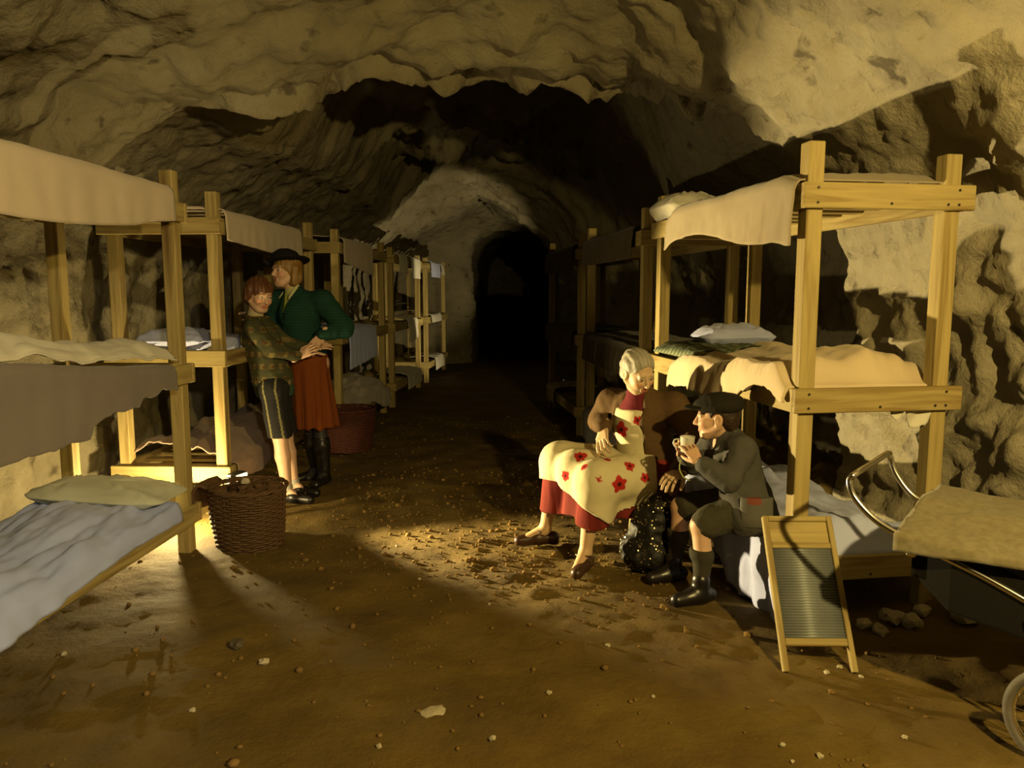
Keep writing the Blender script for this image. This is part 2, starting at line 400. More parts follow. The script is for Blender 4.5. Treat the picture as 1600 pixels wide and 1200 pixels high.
def nail(parent, x, y, z):
    global _nail
    if _nail is None:
        bm = bmesh.new(); bmesh.ops.create_cone(bm, cap_ends=True, segments=8, radius1=0.006, radius2=0.005, depth=0.004)
        bmesh.ops.rotate(bm, verts=bm.verts, cent=(0, 0, 0), matrix=Matrix.Rotation(math.pi / 2, 3, 'Y'))
        _nail = bpy.data.meshes.new('nail'); bm.to_mesh(_nail); bm.free(); _nail.materials.append(M['nail'])
    o = obj('nail', _nail, None, parent); o.location = (x, y, z); return o

PW = 0.072
def bunk(label, x, y, dirx, s, L, Wd, tiers, top, backtop=None, slats=9, nails=False, rail_h=0.105):
    rz = math.atan2(1.0, dirx)
    b = empty('bunk_bed', (x, y, 0), rz)
    tag(b, label, 'bunk bed', 'three tier wooden bunks along the tunnel')
    def span(v0, v1): return (min(s * v0, s * v1), max(s * v0, s * v1))
    for u in (0, L - PW):
        for k, v in enumerate((0, Wd - PW)):
            a, c = span(v, v + PW)
            tz = top if k == 0 else (backtop or top)
            part('post', (u, a, -0.03), (u + PW, c, tz + random.uniform(-.02, .02)), 'woodz', b)
    for ti, z in enumerate(tiers):
        # end planks nailed to the outside of the posts
        for u0, u1, sg in ((-0.03, 0.0, -1), (L, L + 0.03, 1)):
            a, c = span(-0.03, Wd + 0.05)
            e = part('end_plank', (u0, a, z - rail_h), (u1, c, z), 'woody', b)
            if nails and sg < 0:
                for vv in (0.03, 0.36, 0.62, Wd - 0.03):
                    for dz in (-0.03, 0.03): 
                        if vv in (0.36, 0.62) and dz > 0: continue
                        nail(e, -0.0165, s * (vv - Wd / 2 - 0.01), dz)
        for v0 in (-0.028, Wd):
            a, c = span(v0, v0 + 0.028)
            part('side_rail', (0.0, a, z - rail_h), (L, c, z - 0.002), 'woodx', b)
        if slats:
            for k in range(slats):
                u = lerp(0.10, L - 0.18, k / (slats - 1)); a, c = span(0.0, Wd)
                part('slat', (u, a, z - 0.045), (u + 0.085, c, z - 0.025), 'woody', b)
    return b, s

def cloth(name, label, cat, bk, mat, u0, u1, zt_, v_back, hang, off=0.042, wr=0.010, bulge=0.02, seed=0, nu=70, thick=0.007,
          back_hang=0.0, fold=1.0, group=None, hump=None, slope=0.0, vjit=0.0, foldfreq=5.0, ujit=0.0, endw=0.0):
    """a sheet on a bunk tier: from v_back (wall side) over the front edge, hanging by hang(t) below the tier"""
    b, s = bk
    ns = 64; verts = []
    hmax = [hang(i / (nu - 1)) for i in range(nu)]
    for i in range(nu):
        t = i / (nu - 1); u_ = lerp(u0, u1, t); zt = zt_(t) if callable(zt_) else zt_
        en = sstep(0, endw, t) * (1 - sstep(1 - endw * 0.7, 1, t)) if endw else 1.0
        zt -= 0.035 * (1 - en)
        vb = v_back(t) if callable(v_back) else v_back
        h = hmax[i] + vjit * fbm(Vector((u_ * 6, seed, 2.2)), 3)
        top_len = vb + off; tot = top_len + h
        for j in range(ns + 1):
            sl = tot * j / ns
            r = 0.03
            u = u_ + ujit * fbm(Vector((seed + 4.4, sl * 4, u_ * 0.7)), 3)
            p = Vector((u * 3.2, sl * 3.2, seed * 3.7))
            nz = fbm(p, 4)
            if sl < top_len:
                v = vb - sl
                z = zt + en * (bulge * (math.sin(math.pi * min(1, max(0, v / max(vb, .01)))) ** 0.6 if v > 0 else 0) + wr * 1.3 * nz) + slope * v
                z += en * fold * wr * 1.6 * abs(fbm(Vector((u * 1.3 + sl * 1.8, sl * foldfreq, seed + 1.1)), 3))
                if hump: z += en * hump(t, v)
                e = (top_len - sl)
                if e < r: z -= (r - math.sqrt(max(0, r * r - (r - e) ** 2)))
                vv = v
            else:
                dn = sl - top_len
                fl = fold * 0.014 * math.sin(u * 19 + seed * 2 + 1.5 * fbm(Vector((u * 2, dn * 2, seed)), 2)) * min(1, dn / 0.12)
                vv = -off - 0.006 + wr * 0.8 * nz * min(1, dn / 0.08) - abs(fl)
                z = zt - r - dn
            verts.append((u, s * vv, z))
    m = ns + 1
    I = np.arange(nu - 1)[:, None] * m + np.arange(m - 1)[None, :]
    f = np.stack([I, I + 1, I + m + 1, I + m], -1).reshape(-1, 4)
    me = mesh_np(name, verts, f)
    o = obj(name, me, mat)
    o.matrix_world = Matrix.Translation(b.location) @ Matrix.Rotation(b.rotation_euler.z, 4, 'Z')
    md = o.modifiers.new('thickness', 'SOLIDIFY'); md.thickness = thick; md.offset = 0
    tag(o, label, cat, group)
    return o

def pillow(name, label, loc, dims, rot, mat, seed=0, cat='pillow', wr=0.014):
    nu_, nv_ = 56, 28; verts = []
    for i in range(nu_):
        th = 2 * math.pi * i / nu_
        for j in range(nv_ + 1):
            ph = -math.pi / 2 + math.pi * j / nv_
            c = math.cos(ph)
            sx = math.copysign(abs(math.cos(th)) ** 0.45, math.cos(th)); sy = math.copysign(abs(math.sin(th)) ** 0.45, math.sin(th))
            x = sx * c ** 0.55; y = sy * c ** 0.55; z = math.sin(ph)
            edge = 1 - 0.75 * max(abs(x), abs(y)) ** 4
            p = Vector((x * dims[0] * 9, y * dims[1] * 9, z + seed))
            k = 1 + 0.35 * fbm(p, 3)
            verts.append((x * dims[0] / 2 * (1 + 0.04 * fbm(p * 1.3, 2)), y * dims[1] / 2 * (1 + 0.04 * fbm(p * 1.1, 2)), z * dims[2] / 2 * edge * k))
    m = nv_ + 1; f = []
    for i in range(nu_):
        for j in range(nv_):
            a = i * m + j; b_ = ((i + 1) % nu_) * m + j
            f.append((a, b_, b_ + 1, a + 1))
    o = obj(name, mesh_np(name, verts, f), mat); o.location = loc; o.rotation_euler = rot
    return tag(o, label, cat)
def bpt(bk, u, v, z):
    b, s = bk
    return (Matrix.Translation(b.location) @ Matrix.Rotation(b.rotation_euler.z, 4, 'Z')) @ Vector((u, s * v, z))
def brz(bk): return bk[0].rotation_euler.z

TL = (0.27, 1.06, 1.93)
BL1 = bunk('nearest bunk on the left, draped with cream and taupe cloths', xl(2.2), 2.16, 0.054, 1, 2.08, 0.72, TL, 2.09, 2.06, nails=True)
BL2 = bunk('second bunk on the left, standing behind the wicker basket, low plank glaring white', xl(4.93) - 0.10, 4.93, 0.045, 1, 2.02, 0.72, (0.32, 1.08, 1.92), 2.08)
BL3 = bunk('third bunk on the left, just past the girl in green', xl(7.30), 7.30, 0.054, 1, 2.0, 0.72, (0.30, 1.06, 1.92), 2.06)
BL4 = bunk('fourth bunk on the left, with small white cloths over its rails', xl(9.75), 9.75, 0.054, 1, 2.0, 0.72, (0.30, 1.06, 1.92), 2.02)
BL5 = bunk('farthest bunk on the left, brightly lit beside the dark arch', xl(12.4), 12.4, 0.054, 1, 2.1, 0.72, (0.33, 1.06, 1.92), 2.0)
BR1 = bunk('nearest bunk on the right, behind the washboard and pram', 1.22, 3.24, -0.15, -1, 1.86, 0.70, (0.30, 1.045, 1.90), 2.05, 2.05, nails=True)
BR2 = bunk('second bunk on the right, in deep shadow behind the old woman', 0.915, 5.42, -0.11, -1, 1.9, 0.70, (0.30, 1.03, 1.88), 2.05)
BR3 = bunk('farthest bunk on the right, nearly lost in the dark', 0.665, 7.70, -0.11, -1, 1.9, 0.70, (0.30, 1.03, 1.88), 2.04)

# bedding, left row
def step_hem(t):
    return 0.36 + (0.06 if t < 0.55 else 0.0) + 0.02 * math.sin(9 * t) - (0.06 if t > 0.80 else 0)
cloth('top_sheet', 'cream cotton sheet sagging over the edge of the nearest left top bunk', 'sheet', BL1, M['cream'], -0.05, 1.93, 2.0, 0.70, lambda t: 0.19 + 0.055 * math.sin(math.pi * min(1, t * 1.15)) - 0.05 * max(0, t - 0.8) * 4, seed=1, wr=0.006, bulge=0.03, fold=0.5)
cloth('wool_blanket', 'taupe blanket hanging low from the nearest left middle bunk', 'blanket', BL1, M['taupe'], 0.0, 1.84, lambda t: 1.075 + 0.20 * (1 - t) ** 1.3, 0.14, lambda t: (0.15 + 0.20 * (1 - t) ** 1.3 + 0.02 * math.sin(5 * t) + (0.045 if t < .58 else 0) - (0.03 if t > .80 else 0)) * (1 if t > .13 else .5), off=0.05, seed=2, wr=0.006, bulge=0.0, fold=0.35, vjit=0.03)
cloth('folded_sheet', 'pale folded sheet along the nearest left middle bunk, above the taupe blanket', 'sheet', BL1, M['offwhite'], 0.40, 1.95, lambda t: 1.10 + 0.13 * (1 - t) ** 1.3, 0.34, lambda t: -0.03 + 0.02 * t, off=0.03, seed=3, wr=0.018, bulge=0.075, fold=1.4)
cloth('bed_sheet', 'pale blue sheet covering the nearest left low bunk', 'sheet', BL1, M['lavender'], -0.1, 1.84, 0.315, 0.70, lambda t: 0.05 + 0.01 * math.sin(6 * t) + 0.14 * (1 - t) ** 3, seed=4, wr=0.024, bulge=0.05, fold=1.4, foldfreq=7)
pillow('pillow', 'pale flat pillow at the head of the nearest left low bunk', bpt(BL1, 1.80, 0.33, 0.40), (0.40, 0.74, 0.13), (0.05, 0, brz(BL1)), M['palepillow'], 3)
pillow('pillow', 'light blue pillow on the second left middle bunk, right behind the first post', bpt(BL2, 0.30, 0.42, 1.13), (0.42, 0.5, 0.15), (0, 0, brz(BL2)), M['bluewhite'], 5)
cloth('white_sheet', 'crumpled white sheet on the second left middle bunk', 'sheet', BL2, M['bluewhite'], 0.1, 1.5, 1.09, 0.6, lambda t: 0.0, off=-0.06, seed=6, wr=0.02)
cloth('top_cloth', 'cream cloth hanging from the second left top bunk, above the hat', 'sheet', BL2, M['cream'], 0.03, 1.55, 1.97, 0.6, lambda t: 0.16 + 0.08 * t, seed=7, wr=0.006, fold=0.5)
cloth('crumpled_bedding', 'crumpled dull pink bedding on the second left low bunk', 'bedding', BL2, cloth_mat('dull_rose_cloth', (0.36, 0.26, 0.20)), 0.05, 1.8, 0.36, 0.66, lambda t: 0.08 + 0.05 * math.sin(8 * t), seed=8, wr=0.035, bulge=0.08)
cloth('top_cloth', 'greyish cloth hanging from the third left top bunk', 'sheet', BL3, M['cream'], 0.05, 1.2, 1.96, 0.6, lambda t: 0.20 + 0.10 * t, seed=9, wr=0.006, fold=0.5)
cloth('bed_sheet', 'pale blue sheet hanging from the third left middle bunk', 'sheet', BL3, M['lavender'], 0.15, 1.3, 1.09, 0.6, lambda t: 0.36 - 0.05 * t, seed=10, wr=0.008, fold=0.6)
cloth('crumpled_bedding', 'crumpled grey bedding on the third left low bunk', 'bedding', BL3, cloth_mat('dull_white_cloth', (0.52, 0.46, 0.38)), 0.05, 1.9, 0.34, 0.66, lambda t: 0.12 + 0.07 * math.sin(9 * t), seed=11, wr=0.045, bulge=0.1)
cloth('small_cloth', 'white cloth hung over the fourth left top bunk near its near post', 'cloth', BL4, M['offwhite'], 0.2, 0.75, 1.95, 0.4, lambda t: 0.22, seed=12, wr=0.006)
cloth('small_cloth', 'white cloth hung over the fourth left top bunk near its far post', 'cloth', BL4, M['offwhite'], 1.05, 1.75, 1.95, 0.4, lambda t: 0.27, seed=13, wr=0.006)
cloth('small_cloth', 'white towel hanging from the fourth left middle bunk', 'cloth', BL4, M['offwhite'], 0.75, 1.5, 1.09, 0.4, lambda t: 0.30 - 0.05 * t, seed=14, wr=0.01)
cloth('small_cloth', 'white cloth over the low rail of the fourth left bunk', 'cloth', BL4, M['offwhite'], 0.7, 1.75, 0.33, 0.4, lambda t: 0.17, seed=15, wr=0.01)
cloth('small_cloth', 'bluish white cloth over the farthest left top bunk', 'cloth', BL5, M['bluewhite'], 0.15, 1.1, 1.95, 0.4, lambda t: 0.22, seed=16, wr=0.006)
cloth('small_cloth', 'narrow white strip of cloth over the farthest left top bunk', 'cloth', BL5, M['offwhite'], 1.25, 1.6, 1.95, 0.4, lambda t: 0.16, seed=17, wr=0.006)
cloth('small_cloth', 'white cloth along the middle rail of the farthest left bunk', 'cloth', BL5, M['offwhite'], 0.15, 1.2, 1.09, 0.4, lambda t: 0.10, seed=18, wr=0.006)
cloth('small_cloth', 'white cloth over the low rail of the farthest left bunk', 'cloth', BL5, M['offwhite'], 0.5, 1.4, 0.36, 0.4, lambda t: 0.18, seed=19, wr=0.01)

# bedding, right row
def hump1(t, v): return 0.05 * math.exp(-((v - 0.45) / 0.13) ** 2) + 0.03 * math.sin(3.5 * t + 1)
cloth('canvas_sheet', 'ecru sheet hanging from the nearest right top bunk', 'sheet', BR1, M['cream2'], 0.02, 1.55, 1.95, 0.69, lambda t: 0.24 - 0.08 * t + 0.03 * math.sin(7 * t), seed=21, wr=0.012, bulge=0.02, fold=0.7, endw=0.12)
pillow('pillow', 'white pillow at the far end of the nearest right top bunk', bpt(BR1, 1.72, 0.16, 1.965), (0.34, 0.46, 0.20), (0.05, 0.05, brz(BR1) + 0.2), M['offwhite'], 9)
cloth('wool_blanket', 'beige wool blanket spread over the nearest right middle bunk', 'blanket', BR1, M['beige'], 0.04, 1.42, 1.075, 0.66, lambda t: 0.02 + 0.13 * sstep(0.12, 0.5, t) - 0.02 * t, seed=22, wr=0.022, bulge=0.03, fold=1.2, hump=hump1, vjit=0.04, thick=0.012, endw=0.10)
cloth('plaid_blanket', 'green plaid blanket on the far half of the nearest right middle bunk', 'blanket', BR1, M['plaid'], 1.15, 1.80, 1.10, 0.66, lambda t: 0.0, off=0.02, seed=23, wr=0.02, bulge=0.03)
pillow('pillow', 'blue-white pillow on the nearest right middle bunk, behind the plaid blanket', bpt(BR1, 1.66, 0.45, 1.17), (0.34, 0.5, 0.15), (0, 0, brz(BR1)), M['bluewhite'], 11)
cloth('bed_sheet', 'blue-white sheet on the low right bunk where the boy in the cap sits', 'sheet', BR1, M['bluewhite'], 0.0, 1.75, 0.33, 0.67, lambda t: 0.08 + 0.22 * (1 - sstep(0.28, 0.45, t)), seed=24, wr=0.03, bulge=0.06, fold=1.4, vjit=0.05, endw=0.06)
hv = []
for i in range(14):
    for j in range(9):
        a = i / 13; q = j / 8
        dp = (0.03 + 0.075 * max(0, 1 - abs(a - 0.62) / 0.30) + 0.02 * math.sin(a * 17)) * q
        hv.append(tuple(bpt(BR1, 0.012 + 0.010 * math.sin(a * 11 + q * 3), 0.45 + 0.20 * a, 0.945 - dp)))
I = np.arange(13)[:, None] * 9 + np.arange(8)[None, :]
hc_ = obj('hanging_cloth', mesh_np('hanging_cloth', hv, np.stack([I, I + 1, I + 10, I + 9], -1).reshape(-1, 4)), M['offwhite'])
hc_.modifiers.new('thickness', 'SOLIDIFY').thickness = 0.004
tag(hc_, 'torn scrap of pale cloth dangling below the right middle plank', 'cloth')
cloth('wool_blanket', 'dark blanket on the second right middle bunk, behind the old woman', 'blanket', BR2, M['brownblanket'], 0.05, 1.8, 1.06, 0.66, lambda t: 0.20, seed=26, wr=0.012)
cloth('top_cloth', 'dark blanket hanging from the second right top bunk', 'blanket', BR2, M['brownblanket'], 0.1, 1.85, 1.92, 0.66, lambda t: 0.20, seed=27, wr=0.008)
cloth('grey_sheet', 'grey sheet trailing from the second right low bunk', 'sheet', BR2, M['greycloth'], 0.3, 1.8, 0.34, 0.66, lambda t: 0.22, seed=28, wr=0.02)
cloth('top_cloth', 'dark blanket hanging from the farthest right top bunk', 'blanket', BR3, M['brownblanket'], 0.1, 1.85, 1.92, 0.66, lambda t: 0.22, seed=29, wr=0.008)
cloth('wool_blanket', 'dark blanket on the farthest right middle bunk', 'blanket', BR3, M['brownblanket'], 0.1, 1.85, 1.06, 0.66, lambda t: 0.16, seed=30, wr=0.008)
cloth('small_cloth', 'small white cloth on the farthest right low bunk', 'cloth', BR3, M['offwhite'], 1.2, 1.7, 0.34, 0.5, lambda t: 0.14, seed=31, wr=0.01)

# ------------------------------------------------------------------ tubes
def tube(name, pts, r, mat, parent=None, seg=10, closed=False, sub=6, rfun=None):
    P = [Vector(p) for p in pts]; out = []
    n = len(P)
    rng = range(n if closed else n - 1)
    for i in rng:
        g = (lambda k: P[k % n]) if closed else (lambda k: P[min(n - 1, max(0, k))])
        p0, p1, p2, p3 = g(i - 1), g(i), g(i + 1), g(i + 2)
        for k in range(sub):
            t = k / sub
            out.append(0.5 * ((2 * p1) + (p2 - p0) * t + (2 * p0 - 5 * p1 + 4 * p2 - p3) * t * t + (3 * p1 - p0 - 3 * p2 + p3) * t ** 3))
    if not closed: out.append(P[-1])
    m = len(out); verts = []; up = Vector((0.13, 0.27, 0.95)).normalized(); nrm = None
    for i, p in enumerate(out):
        a = out[(i - 1) % m] if (closed or i > 0) else p; b = out[(i + 1) % m] if (closed or i < m - 1) else p
        tg = (b - a).normalized()
        if nrm is None: nrm = tg.cross(up); nrm = nrm.normalized() if nrm.length > 1e-4 else tg.orthogonal().normalized()
        nrm = (nrm - tg * nrm.dot(tg)).normalized(); bn = tg.cross(nrm)
        rr = rfun(i / (m - 1)) if rfun else r
        for k in range(seg):
            th = 2 * math.pi * k / seg
            verts.append(p + (nrm * math.cos(th) + bn * math.sin(th)) * rr)
    f = []
    for i in range(m if closed else m - 1):
        for k in range(seg):
            a = i * seg + k; b = i * seg + (k + 1) % seg; c = ((i + 1) % m) * seg + (k + 1) % seg; d = ((i + 1) % m) * seg + k
            f.append((a, b, c, d))
    me = bpy.data.meshes.new(name)
    fs = list(f)
    if not closed: fs += [tuple(reversed(range(seg))), tuple((m - 1) * seg + k for k in range(seg))]
    me.from_pydata([tuple(v) for v in verts], [], fs); me.update()
    me.polygons.foreach_set('use_smooth', np.ones(len(me.polygons), dtype=bool))
    return obj(name, me, mat, parent)

# ------------------------------------------------------------------ baskets
def basket(name, label, loc, r0, r1, h, mat, rz=0, torn=True, fill=True):
    b = empty(name, loc, rz); tag(b, label, 'basket')
    ns = 26
    bm_v = []; bm_f = []
    # woven strands, each row wavy in and out of the stakes
    rows = int(h / 0.014)
    seg = 104
    for k in range(rows):
        z = 0.01 + k * (h - 0.02) / rows; R = lerp(r0, r1, z / h) * (1 + 0.03 * math.sin(math.pi * z / h))
        for i in range(seg):
            th = 2 * math.pi * i / seg
            wv = 0.005 * math.cos(ns / 2 * th + math.pi * (k % 2))
            zz = z + 0.006 * fbm(Vector((math.cos(th) * 2, math.sin(th) * 2, k * 0.12)), 2)
            rr = R + wv + 0.012 * fbm(Vector((math.cos(th) * 1.3, math.sin(th) * 1.3, z * 3)), 2)
            for (dr, dz) in ((0.0055, 0), (0, 0.0085), (-0.0055, 0), (0, -0.0085)):
                bm_v.append(((rr + dr) * math.cos(th), (rr + dr) * math.sin(th), zz + dz))
    for k in range(rows):
        for i in range(seg):
            a = (k * seg + i) * 4; c = (k * seg + (i + 1) % seg) * 4
            for q in range(4): bm_f.append((a + q, c + q, c + (q + 1) % 4, a + (q + 1) % 4))
    wv = obj('woven_wall', mesh_np('woven_wall', bm_v, bm_f), mat, b)
    for i in range(ns):
        th = 2 * math.pi * i / ns
        top = h + (random.uniform(-0.02, 0.025) if torn else 0.01)
        tube('stake', [(r0 * math.cos(th), r0 * math.sin(th), 0), (lerp(r0, r1, .5) * math.cos(th), lerp(r0, r1, .5) * math.sin(th), h / 2), (r1 * math.cos(th), r1 * math.sin(th), top)], 0.005, mat, b, 6, sub=2)
    for q in range(2):
        pts = []
        for i in range(40):
            th = 2 * math.pi * i / 40
            pts.append(((r1 + 0.004 + 0.007 * math.cos(9 * th + q * math.pi)) * math.cos(th), (r1 + 0.004 + 0.007 * math.cos(9 * th + q * math.pi)) * math.sin(th), h + 0.006 * math.sin(9 * th + q * math.pi) + (0.012 * fbm(Vector((math.cos(th) * 2, math.sin(th) * 2, 5)), 2) if torn else 0)))
        tube('rim', pts, 0.009, mat, b, 8, closed=True, sub=3)
    bm = bmesh.new(); bmesh.ops.create_cone(bm, cap_ends=True, segments=32, radius1=r0, radius2=r0, depth=0.012)
    bmesh.ops.translate(bm, verts=bm.verts, vec=(0, 0, 0.008)); from_bm('base', bm, mat, b)
    return b
def chunk(name, loc, r, mat, seed, parent=None, flat=0.7):
    bm = bmesh.new(); bmesh.ops.create_icosphere(bm, subdivisions=2, radius=1)
    for v in bm.verts:
        k = 1 + 0.45 * noise.noise(v.co * 1.7 + Vector((seed, 3.3, seed * 1.3)))
        v.co = Vector((v.co.x * k, v.co.y * k * 0.85, v.co.z * k * flat)) * r
    o = from_bm(name, bm, mat, parent); o.location = loc; o.rotation_euler = (0, 0, seed * 1.7)
    return o

BK = U(391, 856, 4.0); BK.z = 0
by_ = 4.31
bx_ = (391 - 800) / 1200 * (by_ * 0.993 + 0.16)
bk1 = basket('wicker_basket', 'battered dark wicker basket with torn rim beside the left bunk post', (bx_, by_, 0.0), 0.185, 0.205, 0.345, M['wicker'])
# torn flap of wicker bent outward on the left
bmv = []; 
for i in range(10):
    for j in range(12):
        a = math.radians(150 + i * 5.5); t = j / 11
        R = 0.206 + 0.10 * math.sin(t * 2.2) + 0.008 * fbm(Vector((i * .5, j * .6, 2)), 2)
        bmv.append((R * math.cos(a), R * math.sin(a), 0.345 + 0.045 * math.sin(t * 3.0) - 0.20 * max(0, t - 0.25) ** 1.2))
I = np.arange(9)[:, None] * 12 + np.arange(11)[None, :]
fl = obj('torn_flap', mesh_np('torn_flap', bmv, np.stack([I, I + 1, I + 13, I + 12], -1).reshape(-1, 4)), M['wicker'], bk1)
sm = fl.modifiers.new('thickness', 'SOLIDIFY'); sm.thickness = 0.014
# what lies in the basket: broken scraps heaped to the rim
for k in range(34):
    a = random.uniform(0, 6.28); r = 0.17 * math.sqrt(random.random())
    o = chunk('debris_lump', (bx_ + r * math.cos(a), by_ + r * math.sin(a), 0.305 + 0.05 * (1 - r / 0.2) + random.uniform(-.02, .02)), random.uniform(0.025, 0.05), M['chalk'] if k == 5 else M['wicker'], k + 1.3)
    if k == 5:
        o.location = (bx_ + 0.02, by_ - 0.10, 0.40); tag(o, 'small pale scrap on top of the heap in the near wicker basket', 'scrap')
    else: tag(o, 'dark broken lump heaped in the near wicker basket', 'lump', 'broken lumps filling the near basket')
c2 = U(553, 690, 7.3)
basket('laundry_basket', 'dark red-brown basket on the floor beyond the girl in green', (c2.x, 7.05, 0), 0.22, 0.25, 0.38, M['wicker2'], torn=False)

# ------------------------------------------------------------------ low floodlight behind the basket
def floodlight(label, loc, target, power, colour, angle, size=0.03, blend=0.35, spill=0):
    loc = Vector(loc); d = (Vector(target) - loc); rz = math.atan2(d.y, d.x)
    e = empty('floodlight', (loc.x, loc.y, loc.z), rz); tag(e, label, 'lamp')
    part('housing', (-0.10, -0.06, -0.032), (-0.03, 0.06, 0.032), 'housing', e)
    part('bracket', (-0.08, -0.09, -loc.z + 0.0), (-0.05, -0.075, 0.02), 'housing', e)
    part('bracket', (-0.08, 0.075, -loc.z + 0.0), (-0.05, 0.09, 0.02), 'housing', e)
    part('foot', (-0.11, -0.09, -loc.z - 0.0), (-0.02, 0.09, -loc.z + 0.012), 'housing', e)
    part('lens', (-0.03, -0.05, -0.025), (-0.022, 0.05, 0.025), 'lampglass', e, 0.001)
    lo = lamp('floodlight_bulb', 'POINT' if angle >= 180 else 'SPOT', loc, power, colour, size, target, angle, blend)
    if spill: lamp('added_spill_light', 'POINT', loc + Vector((-0.36, -0.22, -0.09)), spill, colour, size)  # bare point light added apart from the housing, brightens low plank and wall
    return e
LPOS = (-1.70, 4.79, 0.275)
floodlight('small floor lamp hidden behind the near wicker basket', LPOS, (0.95, 3.88, 0.86), 1400, (1.0, 0.77, 0.34), 60, spill=110)
floodlight('small floor lamp far along on the right, behind the last right bunk', (0.72, 10.4, 0.25), (-1.3, 12.7, 1.75), 380, (1.0, 0.80, 0.42), 66)

# ------------------------------------------------------------------ washboard
wb = empty('washboard', (1.185, 2.80, 0.0), -0.02); tag(wb, 'wooden washboard with ribbed zinc panel leaning against the right bunk', 'washboard')
TL_ = math.radians(-33)
def wpart(name, lo, hi, mat):
    c = Vector([(a + b) / 2 for a, b in zip(lo, hi)]); h = [(b - a) / 2 for a, b in zip(lo, hi)]
    o = obj(name, box_mesh(name, [-v for v in h], h, 0.003, mat), None, wb)
    R = Matrix.Rotation(TL_, 4, 'X'); o.location = R @ c; o.rotation_euler = (TL_, 0, 0); return o
WW, WH = 0.285, 0.615
wpart('leg', (-WW / 2, -0.014, 0.0), (-WW / 2 + 0.022, 0.014, WH), 'woodz')
wpart('leg', (WW / 2 - 0.022, -0.014, 0.0), (WW / 2, 0.014, WH), 'woodz')
wpart('top_rail', (-WW / 2 + 0.022, -0.012, WH - 0.022), (WW / 2 - 0.022, 0.012, WH), 'woodx')
wpart('top_board', (-WW / 2 + 0.022, -0.004, WH - 0.115), (WW / 2 - 0.022, 0.006, WH - 0.022), 'woodx')
wpart('cross_rail', (-WW / 2 + 0.022, -0.012, WH - 0.135), (WW / 2 - 0.022, 0.012, WH - 0.112), 'woodx')
wpart('cross_rail', (-WW / 2 + 0.022, -0.012, 0.095), (WW / 2 - 0.022, 0.012, 0.125), 'woodx')
bmv = []; nz_ = 200
for i in range(nz_):
    z = lerp(0.122, WH - 0.13, i / (nz_ - 1))
    for x in (-WW / 2 + 0.02, WW / 2 - 0.02): bmv.append((x, 0.003 * math.sin(2 * math.pi * i / 6.0) - 0.002, z))
I = np.arange(nz_ - 1) * 2
zp = obj('ribbed_panel', mesh_np('ribbed_panel', bmv, np.stack([I, I + 1, I + 3, I + 2], -1)), M['zinc'], wb)
zp.rotation_euler = (TL_, 0, 0); sm = zp.modifiers.new('thickness', 'SOLIDIFY'); sm.thickness = 0.003

# ------------------------------------------------------------------ pram
A0 = Vector((1.20, 2.64, 0)); AX = Vector((0.745, -0.667, 0)).normalized(); PX = Vector((0.667, 0.745, 0))
prz = math.atan2(AX.y, AX.x)
pm = empty('pram', A0, prz); tag(pm, 'old pram with chrome handle and khaki canvas cover in the right corner', 'pram')
# local axes: x along the pram (away from the handle), y across (left of x = away from the camera), z up
WD = 0.42
tube('handle', [(0.60, -0.0, 0.47), (0.42, 0.0, 0.545), (0.25, 0.0, 0.60), (0.10, 0.0, 0.655), (0.01, 0.0, 0.73), (-0.015, 0.005, 0.79), (0.0, 0.03, 0.815),
                (0.0, WD / 2, 0.822), (0.0, WD - 0.03, 0.83), (0.0, WD, 0.81), (0.03, WD, 0.74), (0.10, WD, 0.665), (0.22, WD, 0.62), (0.40, WD, 0.56), (0.60, WD, 0.47)], 0.0115, M['chrome'], pm, 14, sub=8)
# body tub
def loft_box(name, secs, mat, parent, ysub=10):
    verts = []; f = []
    for (x, y0, y1, z0, z1) in secs:
        for j in range(ysub + 1):
            verts.append((x, lerp(y0, y1, j / ysub), z1))
        for j in range(ysub + 1):
            verts.append((x, lerp(y1, y0, j / ysub), z0))
    m = 2 * (ysub + 1)
    for i in range(len(secs) - 1):
        for k in range(m):
            f.append((i * m + k, i * m + (k + 1) % m, (i + 1) * m + (k + 1) % m, (i + 1) * m + k))
    f.append(tuple(range(m))); f.append(tuple((len(secs) - 1) * m + k for k in range(m)))
    me = bpy.data.meshes.new(name); me.from_pydata(verts, [], f); me.update()
    o = obj(name, me, mat, parent); bv = o.modifiers.new('bevel', 'BEVEL'); bv.width = 0.012; bv.segments = 2; bv.limit_method = 'ANGLE'
    return o
loft_box('body', [(0.20, 0.02, WD + 0.06, 0.50, 0.60), (0.32, 0.0, WD + 0.08, 0.40, 0.61), (0.60, 0.0, WD + 0.08, 0.36, 0.62), (0.92, 0.0, WD + 0.08, 0.38, 0.62)], M['black'], pm)
# canvas cover laid over the tub, sagging, with a front skirt
bmv = []; nu_, nv_ = 50, 60
for i in range(nu_):
    t = i / (nu_ - 1); x = lerp(0.15, 0.95, t)
    for j in range(nv_):
        q = j / (nv_ - 1); sl = q * (WD + 0.12 + 0.10)
        nzv = 0.008 * fbm(Vector((x * 6, sl * 6, 3)), 3)
        dn = 0.045 + 0.01 * math.sin(x * 9)
        if sl < dn: y = -0.02 - 0.012 + nzv; z = 0.640 - (dn - sl)
        else:
            y = -0.03 + (sl - dn); z = 0.640 + 0.055 * min(1, (sl - dn) / 0.3) + nzv * 1.2 - 0.02 * math.sin(math.pi * t)
        bmv.append((x + 0.05 * (1 - q) * 0, y, z))
I = np.arange(nu_ - 1)[:, None] * nv_ + np.arange(nv_ - 1)[None, :]
cv = obj('canvas_cover', mesh_np('canvas_cover', bmv, np.stack([I, I + 1, I + nv_ + 1, I + nv_], -1).reshape(-1, 4)), M['canvas'], pm)
